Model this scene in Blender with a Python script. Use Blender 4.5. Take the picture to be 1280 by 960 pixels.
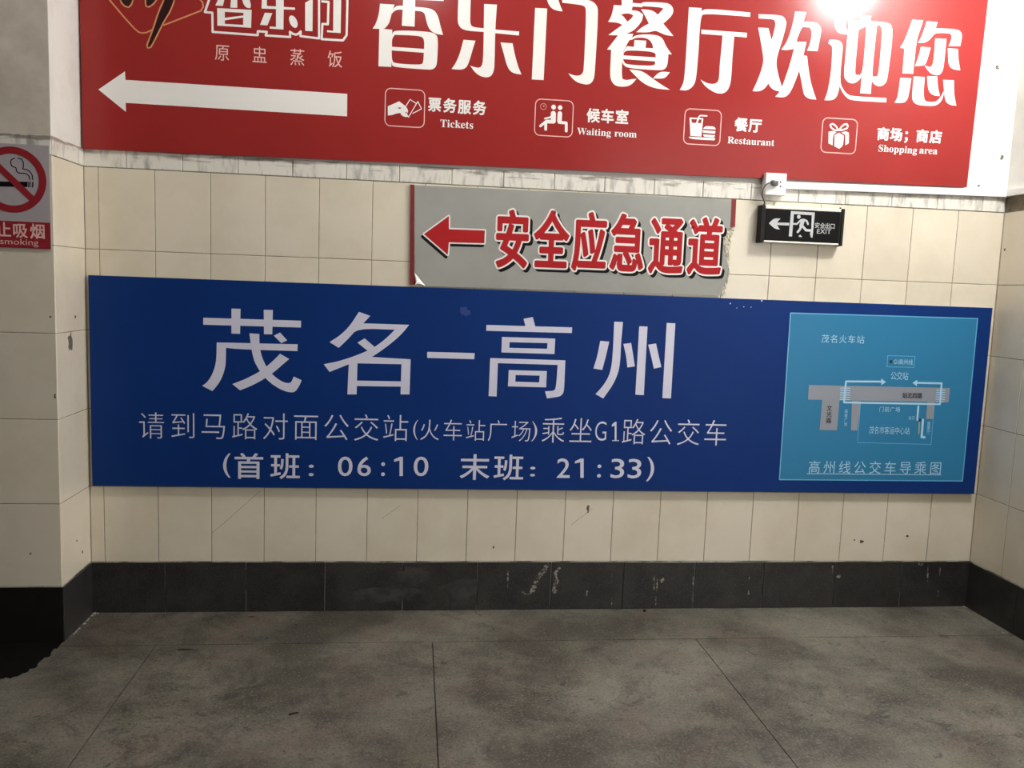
import bpy, bmesh, math, random
from mathutils import Vector, Matrix
from mathutils.geometry import tessellate_polygon

for o in list(bpy.data.objects):
    bpy.data.objects.remove(o)
SC = bpy.context.scene
COL = SC.collection
RND = random.Random(7)

# ------------------------------------------------------------------ camera
F_PX, YAW, PITCH, ROLL = 1060.88, -0.1168, -0.11248, 0.03672
CAM = Vector((1.17018, -3.34574, 1.31631))
_f = Vector((-math.sin(YAW) * math.cos(PITCH), math.cos(YAW) * math.cos(PITCH), math.sin(PITCH)))
_r = Vector((math.cos(YAW), math.sin(YAW), 0.0))
_u = _r.cross(_f)
_r, _u = (math.cos(ROLL) * _r + math.sin(ROLL) * _u, -math.sin(ROLL) * _r + math.cos(ROLL) * _u)
cd = bpy.data.cameras.new('camera')
cd.sensor_fit = 'HORIZONTAL'
cd.sensor_width = 36.0
cd.lens = F_PX * 36.0 / 1280.0
cd.clip_start = 0.05
cam = bpy.data.objects.new('camera', cd)
COL.objects.link(cam)
cam.matrix_world = Matrix(((_r.x, _u.x, -_f.x, CAM.x), (_r.y, _u.y, -_f.y, CAM.y), (_r.z, _u.z, -_f.z, CAM.z), (0, 0, 0, 1)))
SC.camera = cam

# ------------------------------------------------------------------ world, lamps, exposure
w = bpy.data.worlds.new('world')
SC.world = w
w.use_nodes = True
w.node_tree.nodes['Background'].inputs[0].default_value = (1.0, 0.96, 0.91, 1)
w.node_tree.nodes['Background'].inputs[1].default_value = 0.03


def lamp(name, loc, radius, power, color):
    d = bpy.data.lights.new(name, 'POINT')
    d.shadow_soft_size = radius
    d.energy = power
    d.color = color
    o = bpy.data.objects.new(name, d)
    COL.objects.link(o)
    o.location = loc
    return o


lamp('ceiling_or_fill_lamp', (3.34, -1.05, 2.91), 0.15, 100.0, (1.0, 0.995, 0.985))
lamp('ceiling_or_fill_lamp', (1.15, -1.05, 2.86), 0.13, 21.0, (1.0, 0.98, 0.95))  # unseen weaker fill lamp, added to lift the left half
# unseen area light added as fill from the right
d = bpy.data.lights.new('side_fill', 'AREA')
d.shape = 'RECTANGLE'
d.size, d.size_y = 3.0, 2.5
d.energy = 52.0
d.color = (1.0, 0.97, 0.93)
o = bpy.data.objects.new('side_fill', d)
COL.objects.link(o)
o.location = (3.59, -3.3, 1.45)
o.rotation_euler = (Vector((0.8, -1.6, 1.4)) - Vector(o.location)).to_track_quat('-Z', 'Y').to_euler()

vs = SC.view_settings
vs.view_transform = 'Standard'
vs.look = 'None'
vs.gamma = 1.0
vs.exposure = 0.12
vs.use_curve_mapping = False


# ------------------------------------------------------------------ helpers
def lin(c):
    c = c / 255.0
    return c / 12.92 if c <= 0.04045 else ((c + 0.055) / 1.055) ** 2.4


def rgb(r, g, b):
    return (lin(r), lin(g), lin(b), 1.0)


def mat(name, col, rough=0.5, col2=None, scale=8.0, detail=4.0, lo=0.35, hi=0.65, bump=0.0, bscale=60.0,
        coat=0.0, rnd=0.0, speck=None, metallic=0.0, rough2=None, spec=0.5):
    m = bpy.data.materials.new(name)
    m.use_nodes = True
    nt = m.node_tree
    N, L = nt.nodes, nt.links
    b = N['Principled BSDF']
    b.inputs['Base Color'].default_value = col
    b.inputs['Roughness'].default_value = rough
    b.inputs['Metallic'].default_value = metallic
    b.inputs['Specular IOR Level'].default_value = spec
    if coat:
        b.inputs['Coat Weight'].default_value = coat
        b.inputs['Coat Roughness'].default_value = 0.12
    g = N.new('ShaderNodeNewGeometry')
    out = None
    if col2 is not None:
        n = N.new('ShaderNodeTexNoise')
        n.inputs['Scale'].default_value = scale
        n.inputs['Detail'].default_value = detail
        n.inputs['Roughness'].default_value = 0.62
        L.new(g.outputs['Position'], n.inputs['Vector'])
        mr = N.new('ShaderNodeMapRange')
        mr.inputs['From Min'].default_value = lo
        mr.inputs['From Max'].default_value = hi
        L.new(n.outputs['Fac'], mr.inputs['Value'])
        mx = N.new('ShaderNodeMix')
        mx.data_type = 'RGBA'
        mx.inputs['A'].default_value = col
        mx.inputs['B'].default_value = col2
        L.new(mr.outputs['Result'], mx.inputs['Factor'])
        out = mx.outputs['Result']
        if rough2 is not None:
            mr2 = N.new('ShaderNodeMapRange')
            mr2.inputs['To Min'].default_value = rough
            mr2.inputs['To Max'].default_value = rough2
            L.new(mr.outputs['Result'], mr2.inputs['Value'])
            L.new(mr2.outputs['Result'], b.inputs['Roughness'])
    if speck:
        for (sc, scol, thr) in speck:
            v = N.new('ShaderNodeTexNoise')
            v.inputs['Scale'].default_value = sc
            v.inputs['Detail'].default_value = 1.5
            L.new(g.outputs['Position'], v.inputs['Vector'])
            mr = N.new('ShaderNodeMapRange')
            mr.inputs['From Min'].default_value = thr
            mr.inputs['From Max'].default_value = thr + 0.06
            L.new(v.outputs['Fac'], mr.inputs['Value'])
            mx = N.new('ShaderNodeMix')
            mx.data_type = 'RGBA'
            if out is None:
                mx.inputs['A'].default_value = col
            else:
                L.new(out, mx.inputs['A'])
            mx.inputs['B'].default_value = scol
            L.new(mr.outputs['Result'], mx.inputs['Factor'])
            out = mx.outputs['Result']
    if rnd:
        oi = N.new('ShaderNodeObjectInfo')
        mr = N.new('ShaderNodeMapRange')
        mr.inputs['To Min'].default_value = 1.0 - rnd
        mr.inputs['To Max'].default_value = 1.0 + rnd * 0.4
        L.new(oi.outputs['Random'], mr.inputs['Value'])
        hs = N.new('ShaderNodeHueSaturation')
        if out is None:
            hs.inputs['Color'].default_value = col
        else:
            L.new(out, hs.inputs['Color'])
        L.new(mr.outputs['Result'], hs.inputs['Value'])
        out = hs.outputs['Color']
    if out is not None:
        L.new(out, b.inputs['Base Color'])
    if bump:
        n = N.new('ShaderNodeTexNoise')
        n.inputs['Scale'].default_value = bscale
        n.inputs['Detail'].default_value = 3
        L.new(g.outputs['Position'], n.inputs['Vector'])
        bp = N.new('ShaderNodeBump')
        bp.inputs['Strength'].default_value = bump
        bp.inputs['Distance'].default_value = 0.002
        L.new(n.outputs['Fac'], bp.inputs['Height'])
        L.new(bp.outputs['Normal'], b.inputs['Normal'])
    return m


def tag(o, label=None, cat=None, kind=None, group=None):
    if label:
        o['label'] = label
    if cat:
        o['category'] = cat
    if kind:
        o['kind'] = kind
    if group:
        o['group'] = group
    return o


def obj(name, data, material=None, parent=None):
    if isinstance(data, bmesh.types.BMesh):
        me = bpy.data.meshes.new(name)
        bmesh.ops.recalc_face_normals(data, faces=data.faces)
        data.to_mesh(me)
        data.free()
    else:
        me = data
    if material and not me.materials:
        me.materials.append(material)
    o = bpy.data.objects.new(name, me)
    COL.objects.link(o)
    if parent:
        o.parent = parent
    return o


def box(bm, x0, x1, y0, y1, z0, z1, bev=0.0, seg=2):
    r = bmesh.ops.create_cube(bm, size=1.0)
    vs_ = r['verts']
    for v in vs_:
        v.co = Vector(((x0 + x1) / 2 + v.co.x * (x1 - x0), (y0 + y1) / 2 + v.co.y * (y1 - y0), (z0 + z1) / 2 + v.co.z * (z1 - z0)))
    if bev:
        es = {e for v in vs_ for e in v.link_edges}
        bmesh.ops.bevel(bm, geom=list(es), offset=bev, segments=seg, affect='EDGES', profile=0.5)
    return bm


def unproj(u, v, axis, val):
    """point of the plane coordinate[axis] = val that the photograph shows at pixel u, v"""
    d = _r * ((u - 640) / F_PX) + _u * ((480 - v) / F_PX) + _f
    t = (val - CAM[axis]) / d[axis]
    return CAM + d * t


def soften(l):
    """cut the blunt corners of an outline so that it reads as a curve; sharp corners stay"""
    for _ in range(2):
        n, r = len(l), []
        for i in range(n):
            p, q, t = Vector(l[i - 1]), Vector(l[i]), Vector(l[(i + 1) % n])
            a, b = q - p, t - q
            if a.length < 1e-6 or b.length < 1e-6:
                continue
            if 0.05 < a.angle(b) < 0.95:
                r += [tuple(q - a * 0.25), tuple(q + b * 0.25)]
            else:
                r.append(tuple(q))
        l = r
    return l


class Sheet:
    """collects flat printed shapes lying on the plane y = Y, one mesh each; local 2-D coordinates are metres (x, z)"""
    def __init__(self, Y):
        self.Y = Y
        self.v, self.f = [], []
        self.k = 0

    def y(self):
        """overlapping print shapes are stacked a few microns apart"""
        self.k += 1
        return self.Y - 4e-6 * (self.k % 97)

    def w(self, u, v):
        p = unproj(u, v, 1, self.Y)
        return (p.x, p.z)

    def poly(self, pts, holes=(), off=(0.0, 0.0), px=True):
        loops = [pts] + list(holes)
        L = [[Vector(((self.w(*p) if px else p)[0] + off[0], (self.w(*p) if px else p)[1] + off[1], 0)) for p in l] for l in loops]
        b = len(self.v)
        flat = [p for l in L for p in l]
        y = self.y()
        self.v += [(p.x, y, p.y) for p in flat]
        self.f += [tuple(b + i for i in t) for t in tessellate_polygon(L)]

    def one(self, u, v, h, t, serif=False):
        """the digit 1, h pixels high with a stem t wide"""
        a = h / 2
        P = [(u - t * 2.1, v - a * .72), (u - t * .4, v - a), (u + t / 2, v - a), (u + t / 2, v + a)]
        P += [(u - t / 2, v + a), (u - t / 2, v - a * .62), (u - t * 2.1, v - a * .48)]
        self.poly(P)
        if serif:
            self.poly([(u - t * 2, v + a - t * .5), (u + t * 2, v + a - t * .5), (u + t * 2, v + a), (u - t * 2, v + a)])

    def crop(self, c, pts, holes=(), off=(0.0, 0.0)):
        pts, holes = soften(pts), [soften(h) for h in holes]
        k = lambda l: [(c[0] + x / c[2], c[1] + y / c[2]) for x, y in l]
        self.poly(k(pts), [k(h) for h in holes], off)

    def ribbon(self, P, wd, closed=False):
        """P in metres"""
        n = len(P)
        for i in range(n if closed else n - 1):
            a, c = Vector(P[i]), Vector(P[(i + 1) % n])
            d = c - a
            if d.length < 1e-7:
                continue
            d.normalize()
            q = Vector((-d.y, d.x)) * wd / 2
            b = len(self.v)
            y = self.y()
            for p in (a - q, c - q, c + q, a + q):
                self.v.append((p.x, y, p.y))
            self.f.append((b, b + 1, b + 2, b + 3))
        for i in range(n):
            if closed or 0 < i < n - 1:
                self.disc(P[i], wd / 2, 8)

    def disc(self, c, r, n=20, ry=None, rot=0.0):
        b = len(self.v)
        ry = ry or r
        y = self.y()
        for k in range(n):
            a = 2 * math.pi * k / n
            x, z = r * math.cos(a), ry * math.sin(a)
            self.v.append((c[0] + x * math.cos(rot) - z * math.sin(rot), y, c[1] + x * math.sin(rot) + z * math.cos(rot)))
        self.f.append(tuple(range(b, b + n)))

    def croprib(self, c, pts, wd, closed=False, caps=False):
        P = [self.w(c[0] + x / c[2], c[1] + y / c[2]) for x, y in pts]
        s = self.mpp(c[0] + pts[0][0] / c[2], c[1] + pts[0][1] / c[2]) / c[2]
        self.ribbon(P, wd * s, closed)
        if caps:
            self.disc(P[0], wd * s / 2, 10)
            self.disc(P[-1], wd * s / 2, 10)

    def mpp(self, u, v):
        a, b = self.w(u - .5, v), self.w(u + .5, v)
        return math.hypot(a[0] - b[0], a[1] - b[1])

    def croparc(self, c, cx, cy, r, wd=None):
        P = self.w(c[0] + cx / c[2], c[1] + cy / c[2])
        s = self.mpp(c[0] + cx / c[2], c[1] + cy / c[2]) / c[2]
        if wd is None:
            self.disc(P, r * s, 22)
        else:
            self.ribbon([(P[0] + r * s * math.cos(t * math.pi / 14), P[1] + r * s * math.sin(t * math.pi / 14)) for t in range(28)], wd * s, True)

    def roundrect(self, c, quad, wd, rad=0.14):
        Q = [self.w(c[0] + x / c[2], c[1] + y / c[2]) for x, y in quad]
        x0, x1 = (Q[0][0] + Q[3][0]) / 2, (Q[1][0] + Q[2][0]) / 2
        z1, z0 = (Q[0][1] + Q[1][1]) / 2, (Q[2][1] + Q[3][1]) / 2
        r = rad * (x1 - x0)
        pts = []
        for cx, cz, a0 in ((x1 - r, z1 - r, 0), (x0 + r, z1 - r, 90), (x0 + r, z0 + r, 180), (x1 - r, z0 + r, 270)):
            for k in range(6):
                a = math.radians(a0 + 18 * k)
                pts.append((cx + r * math.cos(a), cz + r * math.sin(a)))
        self.ribbon(pts, wd, True)

    def glyph(self, ch, u, v, wpx, hpx, fit='em', bold=0.0, off=(0.0, 0.0)):
        """ch centred on pixel (u, v), body wpx x hpx pixels large"""
        a, b = self.w(u - wpx / 2, v), self.w(u + wpx / 2, v)
        c, d = self.w(u, v - hpx / 2), self.w(u, v + hpx / 2)
        W, H = b[0] - a[0], c[1] - d[1]
        cx, cz = (a[0] + b[0]) / 2, (c[1] + d[1]) / 2
        self.glyph_m(ch, cx, cz, W, H, fit, bold, off)

    def glyph_m(self, ch, cx, cz, W, H, fit='em', bold=0.0, off=(0.0, 0.0)):
        V, Fc, E, bb = GLYPHS[ch]
        if fit == 'em':
            sx, sz, ox, oz = W / 0.92, H / 0.92, 0.5, 0.38
        else:
            sx, sz = W / max(1e-6, bb[2] - bb[0]), H / max(1e-6, bb[3] - bb[1])
            ox, oz = (bb[0] + bb[2]) / 2, (bb[1] + bb[3]) / 2
        P = [(cx + (x - ox) * sx + off[0], cz + (y - oz) * sz + off[1]) for x, y in V]
        b = len(self.v)
        y = self.y()
        self.v += [(x, y, z) for x, z in P]
        self.f += [tuple(b + i for i in f) for f in Fc]
        if bold:
            for i, j in E:
                self.ribbon([P[i], P[j]], bold)
            for i in {k for e in E for k in e}:
                self.disc(P[i], bold / 2, 8)

    def cut(self, name, material, parent, label=None):
        o = self.build(name, material, parent)
        if label:
            o['label'] = label
        self.v, self.f, self.k = [], [], 0
        return o

    def build(self, name, material, parent):
        me = bpy.data.meshes.new(name)
        me.from_pydata(self.v, [], self.f)
        bm = bmesh.new()
        bm.from_mesh(me)
        for f in bm.faces:
            f.normal_update()
            if f.normal.y > 0:
                f.normal_flip()
        bm.to_mesh(me)
        bm.free()
        return obj(name, me, material, parent)


GLYPHS = {}


def load_glyphs(keys, offset=0.0, pre=''):
    tmp = []
    for k in sorted(set(keys)):
        c = bpy.data.curves.new('g', 'FONT')
        c.body = k
        c.size = 1.0
        c.resolution_u = 4
        c.offset = offset
        o = bpy.data.objects.new('g', c)
        COL.objects.link(o)
        tmp.append((k, o, c))
    bpy.context.view_layer.update()
    dg = bpy.context.evaluated_depsgraph_get()
    for k, o, c in tmp:
        me = bpy.data.meshes.new_from_object(o.evaluated_get(dg))
        bm = bmesh.new()
        bm.from_mesh(me)
        bmesh.ops.remove_doubles(bm, verts=bm.verts, dist=1e-5)
        bm.verts.index_update()
        V = [(v.co.x, v.co.y) for v in bm.verts]
        Fc = [tuple(v.index for v in f.verts) for f in bm.faces]
        E = [(e.verts[0].index, e.verts[1].index) for e in bm.edges if len(e.link_faces) == 1]
        bm.free()
        bpy.data.meshes.remove(me)
        if V:
            bb = (min(v[0] for v in V), min(v[1] for v in V), max(v[0] for v in V), max(v[1] for v in V))
            GLYPHS[pre + k] = (V, Fc, E, bb)
    for k, o, c in tmp:
        bpy.data.objects.remove(o)
        bpy.data.curves.remove(c)


def mathbold(s):
    """serif bold letters"""
    r = ''
    for ch in s:
        if 'A' <= ch <= 'Z':
            r += chr(0x1D400 + ord(ch) - 65)
        elif 'a' <= ch <= 'z':
            r += chr(0x1D41A + ord(ch) - 97)
        else:
            r += ch
    return r


WORDS = [mathbold(s) for s in ('Tickets', 'Waiting', 'room', 'Restaurant', 'Shopping', 'area')]
load_glyphs(list('原盅蒸饭票务服务候车室餐厅商场；店安全应急通道出口请到马路对面公交站火广乘坐首班末：()G0123456789:'
                 '禁止吸烟茂名高州线导图市客运中心北四文光门前售') + WORDS + ['EXIT', 'No smoking', 'G1', ':'])

load_glyphs(list('请到马路对面公交站火车广场乘坐G()'), -0.011, 't')

# ------------------------------------------------------------------ materials
M = {}
M['tile'] = mat('cream_glazed_tile', rgb(224, 215, 196), 0.22, rgb(210, 200, 177), 3.0, 5, 0.42, 0.75, rnd=0.035, spec=0.5, bump=0.03, bscale=9)
M['grout'] = mat('grout', rgb(150, 138, 116), 0.9, rgb(98, 88, 72), 12, 4)
M['plaster'] = mat('white_plaster', rgb(228, 226, 220), 0.75, rgb(205, 203, 195), 4.0, 6, 0.45, 0.8, bump=0.25, bscale=30)
M['plaster_grey'] = mat('grimy_plaster', rgb(222, 213, 200), 0.85, rgb(192, 184, 168), 5.0, 6, 0.38, 0.7, bump=0.4, bscale=26)
M['granite'] = mat('black_granite', rgb(38, 37, 36), 0.34, rgb(56, 55, 53), 9, 5, 0.4, 0.7, speck=[(420, rgb(92, 90, 88), 0.62)], rnd=0.12)
M['granite_dark'] = mat('dark_granite', rgb(20, 19, 18), 0.6, rgb(27, 25, 24), 9, 5, 0.4, 0.7, spec=0.2)  # blacker granite for the skirting on the pillar front
M['white_grout'] = mat('pale_grout', rgb(196, 192, 182), 0.9, rgb(60, 58, 54), 9, 4, 0.44, 0.58)
M['red'] = mat('red_vinyl', rgb(150, 45, 43), 0.20, rgb(145, 43, 41), 2, 3, spec=0.22)
M['print_white'] = mat('white_print', rgb(238, 236, 232), 0.25)
M['print_pink'] = mat('pale_print', rgb(236, 190, 182), 0.25)
M['gold'] = mat('gold_print', rgb(214, 150, 100), 0.3)
M['brush'] = mat('dark_brush_print', rgb(46, 20, 20), 0.3)
M['blue'] = mat('blue_vinyl', rgb(14, 48, 110), 0.45, rgb(16, 50, 115), 2.5, 4, spec=0.12)
M['blue_text'] = mat('pale_lilac_print', rgb(214, 214, 232), 0.4)
M['edge'] = mat('board_edge', rgb(120, 120, 116), 0.6)
M['teal'] = mat('teal_print', rgb(44, 120, 162), 0.4, spec=0.25)
M['map_line'] = mat('pale_blue_print', rgb(168, 212, 238), 0.3)
M['map_thin'] = mat('light_blue_line', rgb(104, 180, 220), 0.3)
M['road'] = mat('road_grey_print', rgb(140, 146, 156), 0.35)
M['map_dark'] = mat('dark_print', rgb(34, 32, 38), 0.35)
M['map_yellow'] = mat('yellow_print', rgb(170, 170, 110), 0.35)
M['grey'] = mat('grey_vinyl', rgb(160, 161, 155), 0.6, rgb(148, 149, 143), 3, 4, spec=0.25)
M['char_red'] = mat('red_lettering', rgb(172, 34, 38), 0.55, spec=0.15)
M['maroon'] = mat('maroon_edge', rgb(122, 26, 30), 0.6)
M['char_black'] = mat('black_print', rgb(14, 14, 14), 0.6, spec=0.15)
M['adhesive'] = mat('torn_adhesive', rgb(216, 210, 192), 0.6, rgb(176, 170, 150), 60, 4, 0.4, 0.6, bump=0.9, bscale=120)
M['black_plastic'] = mat('black_plastic', rgb(15, 15, 15), 0.5, rgb(20, 20, 20), 20, 3, spec=0.25)
M['black_glass'] = mat('black_sign_face', rgb(9, 9, 10), 0.4, spec=0.12)
M['alu'] = mat('aluminium', rgb(226, 222, 210), 0.4, metallic=0.15)
M['legend'] = mat('grey_legend', rgb(188, 190, 192), 0.4)
M['white_plastic'] = mat('white_plastic', rgb(238, 238, 234), 0.35)
M['cable'] = mat('grey_cable', rgb(96, 94, 90), 0.45)
M['paper'] = mat('sign_paper', rgb(176, 168, 172), 0.3)
M['smoke_red'] = mat('dull_red_print', rgb(150, 34, 42), 0.45)
M['chip'] = mat('exposed_mortar', rgb(78, 72, 64), 0.9, rgb(120, 112, 100), 90, 3)
M['rust'] = mat('rust_mark', rgb(92, 66, 40), 0.9)
M['tar'] = mat('black_tar', rgb(11, 10, 9), 0.8, rgb(20, 18, 16), 14, 5, spec=0.1)
M['stain'] = mat('dark_floor_stain', rgb(52, 48, 42), 0.8, rgb(30, 28, 25), 90, 4)
M['stone'] = mat('dark_stone', rgb(22, 21, 20), 0.8)
M['crumb'] = mat('plaster_crumb', rgb(168, 162, 152), 0.9)
M['yellow_tape'] = mat('yellowed_tape', rgb(222, 214, 170), 0.6)


def border_mat():
    m = mat('marbled_border', rgb(222, 218, 208), 0.3)
    nt = m.node_tree
    N, L = nt.nodes, nt.links
    b = N['Principled BSDF']
    g = N.new('ShaderNodeNewGeometry')
    mp = N.new('ShaderNodeMapping')
    mp.inputs['Rotation'].default_value = (0, math.radians(-52), 0)
    mp.inputs['Scale'].default_value = (34, 34, 9)
    L.new(g.outputs['Position'], mp.inputs['Vector'])
    n = N.new('ShaderNodeTexNoise')
    n.inputs['Scale'].default_value = 1.0
    n.inputs['Detail'].default_value = 5
    n.inputs['Roughness'].default_value = 0.6
    L.new(mp.outputs['Vector'], n.inputs['Vector'])
    cr = N.new('ShaderNodeValToRGB')
    cr.color_ramp.elements[0].position = 0.5
    cr.color_ramp.elements[0].color = rgb(226, 222, 212)
    cr.color_ramp.elements[1].position = 0.7
    cr.color_ramp.elements[1].color = rgb(164, 161, 154)
    L.new(n.outputs['Fac'], cr.inputs['Fac'])
    # patchy darker tone towards the upper edge
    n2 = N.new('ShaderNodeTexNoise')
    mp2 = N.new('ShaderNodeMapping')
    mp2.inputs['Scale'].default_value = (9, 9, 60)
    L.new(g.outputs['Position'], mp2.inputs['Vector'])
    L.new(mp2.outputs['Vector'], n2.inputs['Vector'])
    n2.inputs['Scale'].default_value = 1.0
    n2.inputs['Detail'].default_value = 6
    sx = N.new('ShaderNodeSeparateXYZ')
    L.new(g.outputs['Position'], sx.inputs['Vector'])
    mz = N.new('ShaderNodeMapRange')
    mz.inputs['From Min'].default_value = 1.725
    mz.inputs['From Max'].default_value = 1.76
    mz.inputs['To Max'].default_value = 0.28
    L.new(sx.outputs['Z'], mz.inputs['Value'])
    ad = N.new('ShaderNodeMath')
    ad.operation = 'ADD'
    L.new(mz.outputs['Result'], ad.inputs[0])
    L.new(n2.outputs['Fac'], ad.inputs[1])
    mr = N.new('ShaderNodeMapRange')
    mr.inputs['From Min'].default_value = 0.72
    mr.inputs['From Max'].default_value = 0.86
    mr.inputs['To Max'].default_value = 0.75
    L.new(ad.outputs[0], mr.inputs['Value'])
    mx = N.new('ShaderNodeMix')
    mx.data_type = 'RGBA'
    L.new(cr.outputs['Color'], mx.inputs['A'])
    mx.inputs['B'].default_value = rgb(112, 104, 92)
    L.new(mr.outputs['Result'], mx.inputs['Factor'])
    L.new(mx.outputs['Result'], b.inputs['Base Color'])
    return m


def floor_mat():
    m = mat('worn_terrazzo', rgb(120, 114, 102), 0.5)
    nt = m.node_tree
    N, L = nt.nodes, nt.links
    b = N['Principled BSDF']
    g = N.new('ShaderNodeNewGeometry')

    def noise(scale, detail, rough=0.6, dist=0.0):
        n = N.new('ShaderNodeTexNoise')
        n.inputs['Scale'].default_value = scale
        n.inputs['Detail'].default_value = detail
        n.inputs['Roughness'].default_value = rough
        n.inputs['Distortion'].default_value = dist
        L.new(g.outputs['Position'], n.inputs['Vector'])
        return n.outputs['Fac']

    def mix(fac, lo, hi, A, B, top=1.0):
        mr = N.new('ShaderNodeMapRange')
        mr.inputs['From Min'].default_value = lo
        mr.inputs['From Max'].default_value = hi
        mr.inputs['To Max'].default_value = top
        L.new(fac, mr.inputs['Value'])
        mx = N.new('ShaderNodeMix')
        mx.data_type = 'RGBA'
        if isinstance(A, tuple):
            mx.inputs['A'].default_value = A
        else:
            L.new(A, mx.inputs['A'])
        mx.inputs['B'].default_value = B
        L.new(mr.outputs['Result'], mx.inputs['Factor'])
        return mx.outputs['Result']
    c = mix(noise(1.7, 7, 0.7), 0.40, 0.60, rgb(120, 117, 106), rgb(70, 66, 58))
    c = mix(noise(2.6, 5, 0.6), 0.54, 0.66, c, rgb(112, 97, 88), 0.55)
    c = mix(noise(3.1, 5, 0.6), 0.58, 0.70, c, rgb(94, 94, 74), 0.5)
    c = mix(noise(6.0, 8, 0.75, 0.8), 0.52, 0.66, c, rgb(50, 47, 41), 0.75)
    c = mix(noise(15, 4, 0.6, 0.5), 0.63, 0.70, c, rgb(40, 37, 32), 0.7)
    c = mix(noise(120, 3, 0.7), 0.55, 0.64, c, rgb(150, 146, 132), 0.45)
    c = mix(noise(95, 3, 0.7), 0.54, 0.64, c, rgb(38, 36, 31), 0.55)
    L.new(c, b.inputs['Base Color'])
    n = noise(3.5, 6, 0.7)
    mr = N.new('ShaderNodeMapRange')
    mr.inputs['To Min'].default_value = 0.38
    mr.inputs['To Max'].default_value = 0.68
    L.new(n, mr.inputs['Value'])
    L.new(mr.outputs['Result'], b.inputs['Roughness'])
    bp = N.new('ShaderNodeBump')
    bp.inputs['Strength'].default_value = 0.25
    bp.inputs['Distance'].default_value = 0.002
    L.new(noise(60, 5, 0.7), bp.inputs['Height'])
    L.new(bp.outputs['Normal'], b.inputs['Normal'])
    return m


M['border'] = border_mat()
M['floor'] = floor_mat()

# ------------------------------------------------------------------ room shell
XL, XR, YP = -0.0508, 3.604, -0.2729       # pillar side, right wall, pillar front
ZB, ZT, ZS = 0.2046, 1.7028, 1.768         # top of skirting, top of tiles, top of border
H_T, W_T, CEIL = 0.2997, 0.2, 2.98
TH = 0.007                                  # tile thickness


def structure(name, bm, m, parent=None):
    o = obj(name, bm, m, parent)
    if parent is None:
        o['kind'] = 'structure'
    return o


def slab_mesh(name, w_, h_, m, ch=0.0012, th=TH, nx=0, seed=0):
    """tile lying in x-z, front face at y=0, chamfered rim; origin at its lower left corner"""
    g = 0.0011
    a = [(g, th, g), (w_ - g, th, g), (w_ - g, th, h_ - g), (g, th, h_ - g)]
    b = [(g, ch, g), (w_ - g, ch, g), (w_ - g, ch, h_ - g), (g, ch, h_ - g)]
    c = [(g + ch, 0, g + ch), (w_ - g - ch, 0, g + ch), (w_ - g - ch, 0, h_ - g - ch), (g + ch, 0, h_ - g - ch)]
    v = a + b + c
    f = [(8, 9, 10, 11)]
    for i in range(4):
        j = (i + 1) % 4
        f += [(i, j, 4 + j, 4 + i), (4 + i, 4 + j, 8 + j, 8 + i)]
    me = bpy.data.meshes.new(name)
    me.from_pydata(v, [], f)
    me.materials.append(m)
    bm = bmesh.new()
    bm.from_mesh(me)
    bmesh.ops.recalc_face_normals(bm, faces=bm.faces)
    cen = Vector((w_ / 2, th / 2, h_ / 2))
    for fc in bm.faces:
        if fc.normal.dot(fc.calc_center_median() - cen) < 0:
            fc.normal_flip()
    bm.to_mesh(me)
    bm.free()
    return me


CACHE = {}


def lay(name, parent, m, spans, rows, to_world, jitter=0.0003, ch=0.0012):
    """lay tiles; spans/rows are lists of (start, end); to_world maps a lower-left corner to location + z rotation"""
    for (a, b) in spans:
        for (c, d) in rows:
            key = (name, m.name, round(b - a, 4), round(d - c, 4))
            if key not in CACHE:
                CACHE[key] = slab_mesh(name, b - a, d - c, m, ch)
            o = obj(name, CACHE[key], None, parent)
            loc, rz = to_world(a, c)
            o.location = loc
            o.rotation_euler = (RND.uniform(-1, 1) * jitter * 4, RND.uniform(-1, 1) * jitter, rz + RND.uniform(-1, 1) * jitter * 4)
    return


back = structure('wall_back', box(bmesh.new(), XL - 0.6, XR + 0.1, 0.0035, 0.15, 0, CEIL), M['plaster'])
right = structure('wall_right', box(bmesh.new(), XR + 0.0035, XR + 0.15, -1.6, 0.15, 0, CEIL), M['plaster'])
left = structure('wall_left', box(bmesh.new(), -1.0, XL - 0.0035, YP + 0.0035, 0.003, 0, CEIL), M['plaster'])
structure('ceiling', box(bmesh.new(), -1.2, XR + 0.15, -4.6, 0.15, CEIL, CEIL + 0.1), M['plaster'])
# the pillar's front is grimier than its side above the border
bm = bmesh.new()
box(bm, -0.98, XL - 0.0045, YP + 0.0025, YP + 0.004, ZS, CEIL - 0.01)
obj('grimy_coat', bm, M['plaster_grey'], left)
# grout beds
obj('grout_bed', box(bmesh.new(), XL, XR, 0.0014, 0.0034, 0.0, ZS - 0.002), M['grout'], back)
obj('grout_bed', box(bmesh.new(), XR + 0.0014, XR + 0.0034, -1.59, 0.0, 0.0, ZS - 0.002), M['grout'], right)
bm = box(bmesh.new(), XL - 0.0034, XL - 0.0014, YP + 0.003, 0.0, 0.0, ZS - 0.002)
box(bm, -0.98, XL - 0.002, YP + 0.0014, YP + 0.0034, 0.0, ZS - 0.002)
obj('grout_bed', bm, M['grout'], left)

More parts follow.
